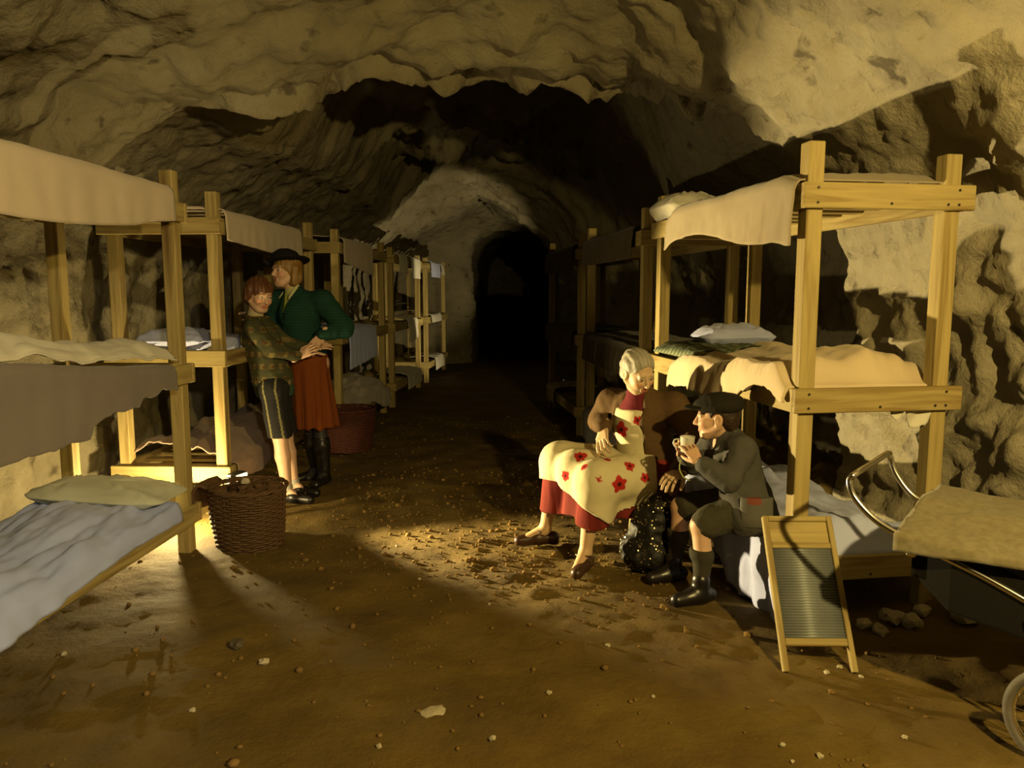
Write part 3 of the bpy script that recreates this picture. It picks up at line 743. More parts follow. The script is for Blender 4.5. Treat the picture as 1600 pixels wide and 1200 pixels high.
sm = cv.modifiers.new('thickness', 'SOLIDIFY'); sm.thickness = 0.008
part('hinge_plate', (0.185, -0.012, 0.565), (0.215, 0.0, 0.645), 'chrome', pm)
def wheel(x, y, r):
    ring = [(x + r * math.cos(a), y, r + r * math.sin(a)) for a in [2 * math.pi * k / 24 for k in range(24)]]
    ty = tube('tyre', ring, 0.014, M['rubber'], pm, 10, closed=True, sub=3)
    r2 = r - 0.017
    ring = [(x + r2 * math.cos(a), y, r + r2 * math.sin(a)) for a in [2 * math.pi * k / 24 for k in range(24)]]
    tube('wheel_rim', ring, 0.007, M['chrome'], ty, 8, closed=True, sub=3)
    for k in range(20):
        a = 2 * math.pi * k / 20
        tube('spoke', [(x + 0.015 * math.cos(a + .5), y + (0.012 if k % 2 else -0.012), r + 0.015 * math.sin(a + .5)), (x + r2 * math.cos(a), y, r + r2 * math.sin(a))], 0.0016, M['chrome'], ty, 5, sub=1)
    tube('hub', [(x, y - 0.03, r), (x, y + 0.03, r)], 0.016, M['chrome'], ty, 12, sub=1)
for wx in (0.66, 1.06):
    for wy in (-0.015, WD + 0.095): wheel(wx, wy, 0.155)
for wy in (-0.015, WD + 0.095):
    tube('axle_stay', [(0.66, wy * 0.98 + 0.0, 0.155), (0.64, wy, 0.24), (0.58, wy, 0.34), (0.545, wy, 0.45)], 0.008, M['chrome'], pm, 8)
    tube('spring', [(0.60, wy, 0.40), (0.66, wy, 0.30), (0.78, wy, 0.27), (0.88, wy, 0.27), (0.98, wy, 0.30), (1.03, wy, 0.40)], 0.009, M['black'], pm, 8)
    tube('axle_stay', [(1.06, wy, 0.155), (1.03, wy, 0.30), (1.01, wy, 0.42)], 0.008, M['chrome'], pm, 8)
for wx in (0.66, 1.06): tube('axle', [(wx, -0.03, 0.155), (wx, WD + 0.11, 0.155)], 0.008, M['black'], pm, 8, sub=1)

# ------------------------------------------------------------------ cable loop on the floor by the wall
cp_ = [U(165, 756, 4.6), U(178, 748, 4.6), U(195, 744, 4.62), U(210, 750, 4.6), U(222, 764, 4.5)]
for p in cp_: p.z = max(p.z, 0.02)
tag(tube('cable', cp_, 0.008, M['cable']), 'thin tan cable looping up beside the left wall', 'cable')

# ------------------------------------------------------------------ loose stones on the floor
def ground(px, py):
    a = math.atan((py - 600) / 1200) + PITCH; D = H / math.tan(a)
    dep = D * math.cos(PITCH) + H * math.sin(PITCH)
    return Vector(((px - 800) / 1200 * dep, D, 0))
spots = [(413, 1040, .022, 'chalk', 'pale chalk stone on the floor left of the middle'), (371, 1014, .034, 'darkstone', 'brown broken brick-like lump near the left bed'), (679, 1112, .045, 'chalk', 'flat pale stone trodden into the floor at the bottom middle')]
for k, (a, b, r, mt, lb) in enumerate(spots):
    g = ground(a, b); o = chunk('stone', (g.x, g.y, floor_z(g.x, g.y) + r * (0.05 if k == 2 else .35)), r, M[mt], k + 2.2, flat=0.22 if k == 2 else 0.6); tag(o, lb, 'stone')
for k, (a, b) in enumerate([(1413, 1157), (1292, 1051), (1312, 1043), (1345, 1058), (1222, 1170), (1281, 1186), (1238, 1193), (592, 1168), (770, 1160), (858, 1087), (620, 850), (655, 905), (765, 945), (950, 1010), (1020, 1090), (300, 1110), (100, 1027)]):
    g = ground(a, b); r = random.uniform(.007, .013)
    o = chunk('pebble', (g.x, g.y, floor_z(g.x, g.y) + r * .4), r, M['chalk'], k + 5.5); tag(o, 'small pale pebble lying loose on the earth floor', 'pebble', 'loose pale pebbles on the floor')
# gravel: uncountable small grit
gv = []; gf = []
bmt = bmesh.new(); bmesh.ops.create_icosphere(bmt, subdivisions=1, radius=1); bv0 = [v.co.copy() for v in bmt.verts]; bf0 = [[v.index for v in f.verts] for f in bmt.faces]; bmt.free()
for k in range(1900):
    if k < 900: y = random.uniform(2.2, 9); x = random.uniform(xl(y) - .6, xr(max(y, 3.2)) + .5)
    elif k < 1500: a = random.gauss(0, 0.55); y = 4.1 + random.gauss(0, .45); x = 0.25 + a
    else: y = random.uniform(3.9, 6.2); x = random.uniform(-1.2, 0.2)
    r = random.uniform(.004, .011) if random.random() < .9 else random.uniform(.011, .02)
    z = floor_z(x, y); n0 = len(gv); sx, sy, sz = random.uniform(.7, 1.3), random.uniform(.7, 1.3), random.uniform(.5, .9)
    for v in bv0: gv.append((x + v.x * r * sx, y + v.y * r * sy, z + r * .3 + v.z * r * sz))
    for f in bf0: gf.append([q + n0 for q in f])
tag(obj('gravel', mesh_np('gravel', gv, gf, False), plain_mat('earth_grit', (0.23, 0.14, 0.045), 0.95, 0, 0.1, 8, 0.3)), 'fine grit scattered over the earth floor', 'gravel', kind='stuff')
# rubble at the wall foot under the right bunk
for k, (px, py, yy) in enumerate([(1350, 968, 4.2), (1375, 975, 4.1), (1400, 962, 4.3), (1425, 970, 4.2), (1440, 958, 4.35), (1388, 955, 4.4), (1508, 970, 4.0)]):
    p = U(px, py, 3.72); g = ground(px, py + 10)
    r = 0.085 if px > 1500 else random.uniform(.035, .055)
    o = chunk('rubble_stone', (g.x, g.y, floor_z(g.x, g.y) + r * .5), r, M['chalk'], k + 9.1, flat=0.9 if px > 1500 else .7)
    if px > 1500: tag(o, 'large squarish pale stone under the bunk beside the pram', 'stone')
    else: tag(o, 'small rubble stone lying under the nearest right bunk', 'stone', 'rubble under the right bunk')

# ------------------------------------------------------------------ sculpting toolkit: smooth-blended volumes meshed into one skin
class Sculpt:
    def __init__(self, lo, hi, h):
        self.h = h; self.lo = np.array(lo, dtype=np.float64)
        self.n = np.ceil((np.array(hi) - self.lo) / h).astype(int) + 1
        self.f = np.full(self.n, 0.12, dtype=np.float32)
    def _win(self, lo, hi, m):
        a = np.clip(np.floor((np.array(lo) - m - self.lo) / self.h).astype(int), 0, self.n - 1)
        b = np.clip(np.ceil((np.array(hi) + m - self.lo) / self.h).astype(int) + 1, 1, self.n)
        if np.any(b <= a): return None, None
        ax = [self.lo[k] + self.h * np.arange(a[k], b[k]) for k in range(3)]
        P = np.stack(np.meshgrid(*ax, indexing='ij'), -1).astype(np.float32)
        return tuple(slice(a[k], b[k]) for k in range(3)), P
    def _put(self, sl, d, k, sub=False):
        f = self.f[sl]
        if sub:
            d = -d
            if k > 0:
                hh = np.clip(0.5 - 0.5 * (f - d) / k, 0, 1); self.f[sl] = f * (1 - hh) + d * hh + k * hh * (1 - hh)
            else: self.f[sl] = np.maximum(f, d)
        else:
            if k > 0:
                hh = np.clip(0.5 + 0.5 * (f - d) / k, 0, 1); self.f[sl] = f * (1 - hh) + d * hh - k * hh * (1 - hh)
            else: self.f[sl] = np.minimum(f, d)
    def cap(self, a, b, ra, rb=None, k=0.02, sub=False, flat=None):
        """tapered limb; flat=(direction, factor) squashes it across a direction"""
        rb = ra if rb is None else rb
        a = np.array(a, dtype=np.float32); b = np.array(b, dtype=np.float32); R = max(ra, rb)
        fl = 1.0 if flat is None else max(1.0, 1 / flat[1]) 
        sl, P = self._win(np.minimum(a, b) - R, np.maximum(a, b) + R, k + 0.03)
        if sl is None: return self
        ab = b - a; L2 = float(ab @ ab) + 1e-9
        t = np.clip(((P - a) @ ab) / L2, 0, 1)
        D = P - (a + t[..., None] * ab)
        if flat is not None:
            n = np.array(Vector(flat[0]).normalized(), dtype=np.float32)
            D = D + ((D @ n) * (1 / flat[1] - 1))[..., None] * n
        d = np.sqrt((D * D).sum(-1)) - (ra + (rb - ra) * t)
        self._put(sl, d, k, sub); return self
    def ell(self, c, r, R=None, k=0.02, sub=False):
        c = np.array(c, dtype=np.float32); r = np.array(r, dtype=np.float32); m = float(r.max())
        sl, P = self._win(c - m, c + m, k + 0.03)
        if sl is None: return self
        D = P - c
        if R is not None: D = D @ np.array(R, dtype=np.float32)       # columns of R are the local axes
        k0 = np.sqrt(((D / r) ** 2).sum(-1)); k1 = np.sqrt(((D / (r * r)) ** 2).sum(-1)) + 1e-6
        self._put(sl, k0 * (k0 - 1) / k1, k, sub); return self
    def cut(self, p, n, k=0.0):
        """keep the side the normal n points away from"""
        n = Vector(n).normalized(); self.keep(lambda P: (P - np.array(p, dtype=np.float32)) @ np.array(n, dtype=np.float32)); return self
    def grid(self):
        ax = [self.lo[k] + self.h * np.arange(self.n[k]) for k in range(3)]
        return np.stack(np.meshgrid(*ax, indexing='ij'), -1).astype(np.float32)
    def keep(self, fn):
        self.f = np.maximum(self.f, fn(self.grid())); return self
    def shell(self, t):
        self.f = np.maximum(self.f, -(self.f + t)); return self
    def offset(self, d):
        self.f = self.f - d; return self
    def copy(self):
        c = Sculpt.__new__(Sculpt); c.h = self.h; c.lo = self.lo; c.n = self.n; c.f = self.f.copy(); return c
    def mesh(self):
        f = np.pad(self.f, 1, constant_values=0.1); lo = self.lo - self.h
        ins = f < 0
        s = ins[:-1, :-1, :-1].astype(np.int8)
        cnt = np.zeros(np.array(f.shape) - 1, dtype=np.int8)
        corners = [(i, j, k) for i in (0, 1) for j in (0, 1) for k in (0, 1)]
        for c in corners: cnt += ins[c[0]:f.shape[0] - 1 + c[0], c[1]:f.shape[1] - 1 + c[1], c[2]:f.shape[2] - 1 + c[2]]
        act = np.argwhere((cnt > 0) & (cnt < 8))
        if len(act) == 0: return np.zeros((0, 3)), np.zeros((0, 4), int)
        idx = np.full(cnt.shape, -1, dtype=np.int32); idx[tuple(act.T)] = np.arange(len(act))
        vals = {c: f[act[:, 0] + c[0], act[:, 1] + c[1], act[:, 2] + c[2]] for c in corners}
        acc = np.zeros((len(act), 3)); num = np.zeros(len(act))
        for a in corners:
            for ax in range(3):
                if a[ax]: continue
                b = list(a); b[ax] = 1; b = tuple(b)
                va, vb = vals[a], vals[b]; m = (va < 0) != (vb < 0)
                t = np.where(m, va / np.where(np.abs(va - vb) < 1e-9, 1, va - vb), 0)
                for q in range(3):
                    acc[:, q] += np.where(m, a[q] + (t if q == ax else 0), 0)
                num += m
        v = lo + self.h * (act + acc / num[:, None])
        quads = []
        for ax in range(3):
            u, w_ = [(1, 2), (2, 0), (0, 1)][ax]
            sh = [slice(None)] * 3; sh2 = [slice(None)] * 3; sh[ax] = slice(0, -1); sh2[ax] = slice(1, None)
            A = ins[tuple(sh)]; B = ins[tuple(sh2)]
            e = np.argwhere(A != B)
            e = e[(e[:, u] > 0) & (e[:, w_] > 0) & (e[:, u] < f.shape[u] - 1) & (e[:, w_] < f.shape[w_] - 1)]
            def cell(du, dw):
                c = e.copy(); c[:, u] -= du; c[:, w_] -= dw; return idx[tuple(c.T)]
            q = np.stack([cell(1, 1), cell(0, 1), cell(0, 0), cell(1, 0)], -1)
            fl = ~A[tuple(e.T)]
            q[fl] = q[fl][:, ::-1]
            quads.append(q)
        return v, np.vstack(quads)

def relax(v, f, n=1, lam=0.5):
    for _ in range(n):
        acc = np.zeros_like(v); cnt = np.zeros(len(v))
        for a in range(4):
            b = (a + 1) % 4
            np.add.at(acc, f[:, a], v[f[:, b]]); np.add.at(cnt, f[:, a], 1)
            np.add.at(acc, f[:, b], v[f[:, a]]); np.add.at(cnt, f[:, b], 1)
        v = v * (1 - lam) + lam * acc / np.maximum(cnt, 1)[:, None]
    return v
def vnormals(v, f):
    n = np.cross(v[f[:, 2]] - v[f[:, 0]], v[f[:, 3]] - v[f[:, 1]]); o = np.zeros_like(v)
    for a in range(4): np.add.at(o, f[:, a], n)
    return o / (np.linalg.norm(o, axis=1, keepdims=True) + 1e-9)
def sculpt_obj(name, chunks, mat, parent, colour, base, folds=None, sm=1):
    """join sculpted chunks into one mesh object; colour: rgb or fn(points)->rgb array; base = thing origin"""
    vs_, fs_ = [], []; n0 = 0
    for c in chunks:
        v, f = c.mesh()
        if len(v) == 0: continue
        v = relax(v, f, sm)
        if folds:
            n = vnormals(v, f); d = np.array([folds(Vector(p)) for p in v]); v = v + n * d[:, None]
        vs_.append(v); fs_.append(f + n0); n0 += len(v)
    v = np.vstack(vs_); f = np.vstack(fs_)
    me = mesh_np(name, v - np.array(base), f)
    col = colour(v) if callable(colour) else np.tile(np.array(colour), (len(v), 1))
    at = me.color_attributes.new('Col', 'FLOAT_COLOR', 'POINT')
    at.data.foreach_set('color', np.c_[col, np.ones(len(v))].astype(np.float32).ravel())
    return obj(name, me, mat, parent)

def frame(fwd, up):
    f = Vector(fwd).normalized(); u = Vector(up); u = (u - f * u.dot(f)).normalized(); r = f.cross(u)
    return r, f, u
class Head:
    def __init__(self, c, fwd, up, s=1.0):
        self.c = Vector(c); self.r, self.f, self.u = frame(fwd, up); self.s = s
        self.R = np.array([self.r, self.f, self.u]).T
    def p(self, x, y, z): return self.c + (self.r * x + self.f * y + self.u * z) * self.s
    def sculpt(self, h=0.0035, neck=None, neck_r=0.05, old=False, child=False, smile=0.0):
        s = self.s; m = 0.17 * s
        S = Sculpt(self.c - Vector((m, m, m + 0.06)), self.c + Vector((m, m, m)), h); R = self.R
        p = self.p
        S.ell(p(0, -.016, .032), (.076 * s, .094 * s, .084 * s), R, 0.0)
        S.ell(p(0, .022, -.032), (.060 * s, .066 * s, .078 * s), R, .03 * s)
        S.ell(p(0, .058, -.094), (.026 * s, .020 * s, .018 * s), R, .03 * s)          # chin
        for q in (-1, 1):
            S.ell(p(q * .036, .060, -.026), (.024 * s, .024 * s, .024 * s), R, .025 * s)  # cheek
            S.cap(p(q * .062, -.005, -.04), p(q * .028, .05, -.088), .018 * s, .018 * s, .02 * s)  # jaw
        S.cap(p(-.034, .074, .022), p(.034, .074, .022), .013 * s, .013 * s, .014 * s)  # brow
        for q in (-1, 1):
            S.ell(p(q * .031, .094, .002), (.017 * s, .013 * s, .010 * s), R, .010 * s, sub=True)
            S.ell(p(q * .031, .0735, .002), (.0135 * s, .0125 * s, .0115 * s), R, .003 * s)
            S.cap(p(q * .018, .0855, .010), p(q * .044, .077, .009), .004 * s, .004 * s, .004 * s)  # lid
        S.cap(p(0, .086, .008), p(0, .104, -.030), .0075 * s, .0115 * s, .010 * s)      # nose
        for q in (-1, 1): S.ell(p(q * .011, .092, -.034), (.008 * s, .009 * s, .007 * s), R, .006 * s)
        S.cap(p(-.019, .0815, -.0565 + .004 * smile), p(.019, .0815, -.0565 + .004 * smile), .0055 * s, .0055 * s, .006 * s)
        S.cap(p(-.016, .0820, -.067), p(.016, .0820, -.067), .0065 * s, .0065 * s, .006 * s)
        S.cap(p(-.024, .090, -.0615 + .008 * smile), p(0, .094, -.0620), .0022 * s, .0026 * s, .003 * s, sub=True)
        S.cap(p(.024, .090, -.0615 + .008 * smile), p(0, .094, -.0620), .0022 * s, .0026 * s, .003 * s, sub=True)
        for q in (-1, 1):
            S.ell(p(q * .077, -.008, -.006), (.011 * s, .021 * s, .033 * s), R, .008 * s)
            S.ell(p(q * .087, -.003, -.002), (.007 * s, .011 * s, .018 * s), R, .006 * s, sub=True)
            if old:
                S.cap(p(q * .020, .090, -.034), p(q * .036, .078, -.066), .003 * s, .003 * s, .005 * s, sub=True)   # smile lines
                S.cap(p(q * .022, .088, -.010), p(q * .046, .074, -.014), .0022 * s, .0022 * s, .004 * s, sub=True)
        if neck is not None: S.cap(p(0, -.02, -.06), neck, neck_r * s, neck_r * s * 1.08, .025 * s)
        return S
    def colour(self, skin, lip, eye=(0.05, 0.03, 0.02), brow=(0.2, 0.12, 0.05)):
        def fn(v):
            q = (v - np.array(self.c)) @ self.R / self.s
            col = np.tile(np.array(skin), (len(v), 1))
            d = np.hypot(q[:, 0], (q[:, 2] + .062) * 1.9); m = (d < .022) & (q[:, 1] > .07); col[m] = lip
            m = (np.hypot(np.abs(q[:, 0]) - .042, q[:, 2] + .03) < .02) & (q[:, 1] > .05); col[m] = np.array(skin) * np.array((1.04, .84, .78))
            for sd in (-1, 1):
                e = np.hypot(q[:, 0] - sd * .031, (q[:, 2] - .002) * 1.25); fr = q[:, 1] > .07
                col[(e < .0125) & fr & (np.abs(q[:, 2] - .001) < .0065)] = (.55, .50, .42)
                col[(e < .0062) & fr] = eye
                b = (np.abs(q[:, 2] - .024 + 6 * (np.abs(q[:, 0]) - .031) ** 2) < .0038) & (np.abs(np.abs(q[:, 0]) - .031) < .019) & (q[:, 1] > .06)
                col[b] = brow
            return col
        return fn

def hand(wrist, dirn, palm_n, s=1.0, curl=0.5, side=1, h=0.0027, thumb_out=0.6, spread=0.10, curls=None):
    """palm and five separate fingers; dirn = where the fingers point, palm_n = out of the palm, side=+1 thumb on the +across side"""
    d = Vector(dirn).normalized(); n = Vector(palm_n); n = (n - d * n.dot(d)).normalized(); a = d.cross(n) * side
    w_ = Vector(wrist); m = 0.23 * s
    S = Sculpt(w_ - Vector((m, m, m)), w_ + Vector((m, m, m)), h)
    S.cap(w_ - d * .05 * s, w_ + d * .01 * s, .023 * s, .021 * s, 0, flat=(n, 0.8))
    for q in (-1.0, -.33, .33, 1.0):
        S.cap(w_ + d * .012 * s + a * q * .014 * s, w_ + d * .078 * s + a * q * .028 * s, .014 * s, .0125 * s, .012 * s, flat=(n, 0.85))
    L = {1.0: (.040, .024, .019), .33: (.045, .028, .021), -.33: (.042, .026, .020), -1.0: (.032, .019, .017)}
    for i, (q, ls) in enumerate(L.items()):
        cu = curls[i] if curls else curl
        p = w_ + d * (.086 if abs(q) < 1 else .080) * s + a * q * .0300 * s; dd = (d + a * q * spread).normalized(); r = (.0090 if q > -1 else .0078) * s
        ang = 0
        for k, l in enumerate(ls):
            ang += cu * (0.75 if k == 0 else 1.0)
            v = dd * math.cos(ang) + n * math.sin(ang); e = p + v * l * s
            S.cap(p, e, r * (1 - .08 * k), r * (1 - .08 * (k + 1)), .003 * s); p = e
    b0 = w_ + d * .018 * s + a * .024 * s; t1 = b0 + (d * .55 + a * thumb_out + n * .35).normalized() * .040 * s
    t2 = t1 + (d * .8 + a * thumb_out * .45 + n * (.35 + .4 * curl)).normalized() * .032 * s; t3 = t2 + (d * .85 + a * .05 + n * (.4 + .5 * curl)).normalized() * .026 * s
    S.cap(b0, t1, .0145 * s, .0115 * s, .010 * s); S.cap(t1, t2, .0108 * s, .0098 * s, .004 * s); S.cap(t2, t3, .0096 * s, .0080 * s, .003 * s)
    return S

def person(label, base):
    e = empty('person', base); tag(e, label, 'person'); return e
def cfold(amp, fr, seed, st=(1, 1, 1)):
    return lambda p: amp * fbm(Vector((p.x * st[0] + seed, p.y * st[1], p.z * st[2])) * fr, 3)
def box_of(pts, m):
    a = np.array([tuple(p) for p in pts]); return a.min(0) - m, a.max(0) + m
SKIN = (0.62, 0.40, 0.24)
V3 = Vector

# ================================================================= the old woman
def old_woman():
    base = V3((0.72, 4.15, 0)); e = person('seated old woman in brown coat and poppy-print apron', base)
    hip = V3((0.74, 4.18, 0.46)); kR = V3((0.27, 4.27, 0.50)); kL = V3((0.44, 3.93, 0.47))
    aR = V3((0.19, 4.31, 0.09)); aL = V3((0.385, 3.905, 0.09))
    chest = V3((0.70, 4.13, 0.76)); neck = V3((0.68, 4.09, 0.905)); hc = U(997, 582, 4.06)
    shR = U(955, 628, 4.28); shL = V3((0.87, 4.06, 0.845))
    elR = U(936, 656, 4.34); wrR = U(944, 670, 4.08)
    elL = V3((0.97, 3.93, 0.64)); wrL = V3((0.83, 3.76, 0.56))
    hd = Head(hc, (0.42, -0.80, -0.42), (0.05, -0.30, 0.95), 0.98)
    lo, hi = box_of([hip, kR, kL, aR, aL, chest, neck, shR, shL, elR, wrR, elL, wrL], 0.14)
    B = Sculpt(lo, hi, 0.007)
    B.cap(hip + V3((0, 0.06, 0.02)), hip + V3((0, -0.08, 0.02)), .115, .115, 0).cap(hip, chest, .12, .125, .05).cap(chest, neck, .10, .05, .06)
    B.cap(shR, shL, .055, .055, .05)
    for s_, k_, a_ in ((.06, kR, aR), (-.09, kL, aL)):
        B.cap(hip + V3((0, s_, 0)), k_, .085, .058, .04).cap(k_, k_ * .45 + a_ * .55, .054, .046, .02).cap(k_ * .45 + a_ * .55, a_, .046, .031, .02)
    B.cap(aR, aR + V3((-.11, -.02, -.05)), .034, .026, .02); B.cap(aL, aL + V3((-.05, -.10, -.05)), .034, .026, .02)
    for a, b, c in ((shR, elR, wrR), (shL, elL, wrL)): B.cap(a, b, .05, .038, .03).cap(b, c, .038, .024, .02)
    h = hd.sculpt(0.0035, neck, .048, old=True, smile=1.0)
    hR = hand(wrR, (-0.15, -0.55, -0.45), (0.55, 0.1, -0.75), 0.98, 0.75, -1, curls=[.3, .55, .7, .8])
    hL = hand(wrL, (-0.5, -0.7, -0.1), (0.0, 0.3, -1), 0.98, 0.4, 1)
    fn = hd.colour((0.66, 0.46, 0.28), (0.50, 0.18, 0.11), brow=(.45, .38, .28))
    STOCK = np.array((0.70, 0.47, 0.27))
    def col(v):
        c = fn(v); c[v[:, 2] < 0.48] = STOCK; return c
    sculpt_obj('body', [B, h, hR, hL], M['skin'], e, col, base)
    # hair: grey, combed back, with a small bun
    S = Sculpt(hc - V3((.16,) * 3), hc + V3((.16,) * 3), 0.0035)
    S.ell(hd.p(0, -.020, .040), (.083 * .98, .100 * .98, .088 * .98), hd.R, 0).ell(hd.p(0, -.06, -.03), (.066, .05, .05), hd.R, .03).ell(hd.p(0, -.115, -.01), (.04, .032, .036), hd.R, .012)
    S.ell(hd.p(0, .085, -.035), (.078, .075, .105), hd.R, .014, sub=True)
    for q in (-1, 1): S.ell(hd.p(q * .085, .002, -.02), (.025, .028, .042), hd.R, .006, sub=True)
    S.cut(hd.p(0, 0, -.085), -hd.u)
    def streak(p):
        q = hd.R.T @ np.array(p - hc); return .0018 * math.sin(q[0] * 260 + 2 * fbm(p * 12, 2)) + .003 * fbm(p * 25, 2)
    sculpt_obj('hair', [S], M['hair'], e, lambda v: np.array((.40, .37, .30))[None] * (0.95 + 0.08 * np.sin(((v - np.array(hc)) @ hd.R)[:, :1] * 240)), base, streak)
    # dark red blouse
    S = Sculpt(lo, hi, 0.007)
    S.cap(hip, chest, .130, .132, .05).cap(chest, neck, .108, .058, .06).cap(shR, shL, .06, .06, .05).cap(neck, neck + (hc - neck) * .25, .062, .058, .02)
    sculpt_obj('blouse', [S], M['fabric'], e, (0.16, 0.022, 0.030), base, cfold(.004, 14, 1))
    # long red skirt
    S = Sculpt(lo - np.array((.08, .08, 0)), hi + np.array((.08, .08, 0)), 0.007)
    S.cap(hip + V3((0.02, .07, 0)), hip + V3((0.02, -.10, 0)), .135, .135, 0)
    for k_, s_ in ((kR, .06), (kL, -.10)):
        S.cap(hip + V3((0, s_, 0)), k_, .110, .088, .05).cap(k_, V3((k_.x - .02, k_.y, .18)), .085, .095, .05)
    mk = (kR + kL) / 2
    S.cap(hip, mk, .11, .08, .06).cap(mk + V3((.02, 0, 0)), V3((mk.x + .02, mk.y, .20)), .08, .10, .08).cap(V3((.5, 4.08, .30)), V3((.62, 4.10, .28)), .12, .13, .06)
    body_skirt = S.copy()
    def hem(P): return (0.235 + 0.02 * np.sin(P[..., 1] * 13) - (P[..., 2]))
    S.keep(hem).shell(.012)
    RED = np.array((0.22, 0.030, 0.022))
    sculpt_obj('skirt', [S], M['fabric'], e, lambda v: RED[None] * (0.9 + .2 * np.sin(v[:, :1] * 60 + v[:, 1:2] * 45)), base, cfold(.006, 9, 4, (1, 1, .25)))
    # apron with printed poppies: lap and bib
    A = body_skirt.copy().offset(.020)
    def lapmask(P):
        x, y, z = P[..., 0], P[..., 1], P[..., 2]
        low = 0.40 - 0.16 * np.clip((4.10 - y) / .25, 0, 1) * np.clip((x - .25) / .3, 0, 1) + .012 * np.sin(y * 21 + x * 9) - z
        side = y - 4.40
        return np.maximum(np.maximum(low, side), (x - 0.76))
    A.keep(lapmask).shell(.017)
    Bb = Sculpt(lo, hi, 0.007); Bb.cap(hip, chest, .142, .142, .05).cap(chest, neck, .116, .062, .06)
    fwdv = np.array(V3((-0.75, -0.66, 0.1)).normalized(), dtype=np.float32); rt = np.array(V3((-.66, .75, 0)), dtype=np.float32)
    cc = np.array(chest, dtype=np.float32)
    Bb.keep(lambda P: np.maximum.reduce([.02 - (P - cc) @ fwdv, np.abs((P - cc) @ rt) - .11, P[..., 2] - .83, .50 - P[..., 2]])).shell(.016)
    # printed poppies: centre on the cloth and radius; a few more on the sides turned away
    pop = [(.583, 4.049, .723, .041), (.662, 3.991, .780, .024), (.366, 4.028, .580, .036), (.485, 4.166, .594, .019), (.498, 3.943, .583, .022), (.613, 3.925, .552, .029),
           (.372, 3.886, .557, .020), (.284, 4.008, .479, .026), (.442, 3.835, .503, .022), (.552, 3.853, .472, .041), (.694, 3.919, .490, .024),
           (.30, 4.30, .58, .030), (.45, 4.33, .59, .024), (.20, 4.22, .50, .026), (.60, 4.32, .58, .028)]
    def apcol(v):
        c = np.tile(np.array((0.74, 0.66, 0.42)), (len(v), 1))
        for x, y, z, r in pop:
            dv = v - np.array((x, y, z)); ds = np.linalg.norm(dv, axis=1); ang = np.arctan2(dv[:, 2], dv[:, 0])
            c[ds < r * (1 + .16 * np.cos(5 * ang + 30 * x))] = (.50, .028, .022); c[ds < r * .3] = (.03, .01, .01)
        return c
    sculpt_obj('apron', [A, Bb], M['fabric'], e, apcol, base, cfold(.006, 8, 9, (1, 1, .6)))
    # brown wool coat, open in front
    S = Sculpt(lo - .05, hi + .05, 0.007)
    S.cap(hip + V3((.05, 0, -.10)), chest, .165, .150, .05).cap(chest, neck, .122, .070, .06).cap(shR, shL, .074, .074, .06)
    S.cap(hip + V3((.06, .09, -.08)), hip + V3((.06, -.12, -.08)), .14, .14, .06)
    core = chest + V3((-.75, -.66, .0)).normalized() * .15
    S.cap(V3(core) + V3((.03, .03, .16)), hip + V3((-.18, -.16, -.15)), .085, .15, .02, sub=True)
    for k_ in (kR, kL): S.cap(hip + V3((-.06, 0, 0)), k_, .125, .12, .02, sub=True)
    S.shell(.014)
    for a, b, c in ((shR, elR, wrR), (shL, elL, wrL)): S.cap(a, b, .072, .062, .03).cap(b, b.lerp(c, .93), .062, .045, .02)
    for q in (-1, 1): S.cap(neck + V3((.75 * .0, 0, .02)) + V3(rt) * q * .055, chest + V3(fwdv) * .10 + V3(rt) * q * .09, .022, .03, .02, flat=(V3(fwdv), .45))
    sculpt_obj('coat', [S], M['fabric'], e, (0.115, 0.068, 0.030), base, cfold(.009, 9, 2))
    # laced shoes
    for nm, a, d in (('shoe', aR, V3((-1, -.15, 0))), ('shoe', aL, V3((-.4, -1, 0)))):
        d = d.normalized(); S = Sculpt(V3((a.x - .25, a.y - .25, -.01)), V3((a.x + .25, a.y + .25, .2)), .005)
        g = V3((a.x, a.y, 0))
        S.cap(g - d * .05 + V3((0, 0, .04)), g + d * .04 + V3((0, 0, .045)), .036, .040, 0).cap(g + d * .04 + V3((0, 0, .04)), g + d * .15 + V3((0, 0, .03)), .040, .031, .02)
        S.cap(a + V3((0, 0, .08)) + d * .0, a + V3((0, 0, -.015)), .034, .032, .008, sub=True)
        S.cap(g - d * .055, g - d * .045 + V3((0, 0, .03)), .030, .032, .008)
        S.cut((0, 0, .004), (0, 0, -1))
        S.keep(lambda P: P[..., 2] - .105)
        sh = sculpt_obj(nm, [S], M['brownleather'], e, (0.05, .02, .012), base)
        tube('shoe_strap', [a + V3((0, 0, -.005)) + d.cross(V3((0, 0, 1))) * .042 + d * .03 - base, a + d * .055 + V3((0, 0, .0)) - base, a + V3((0, 0, -.005)) - d.cross(V3((0, 0, 1))) * .042 + d * .03 - base], .006, M['brownleather'], sh, 6)
    return e
old_woman()

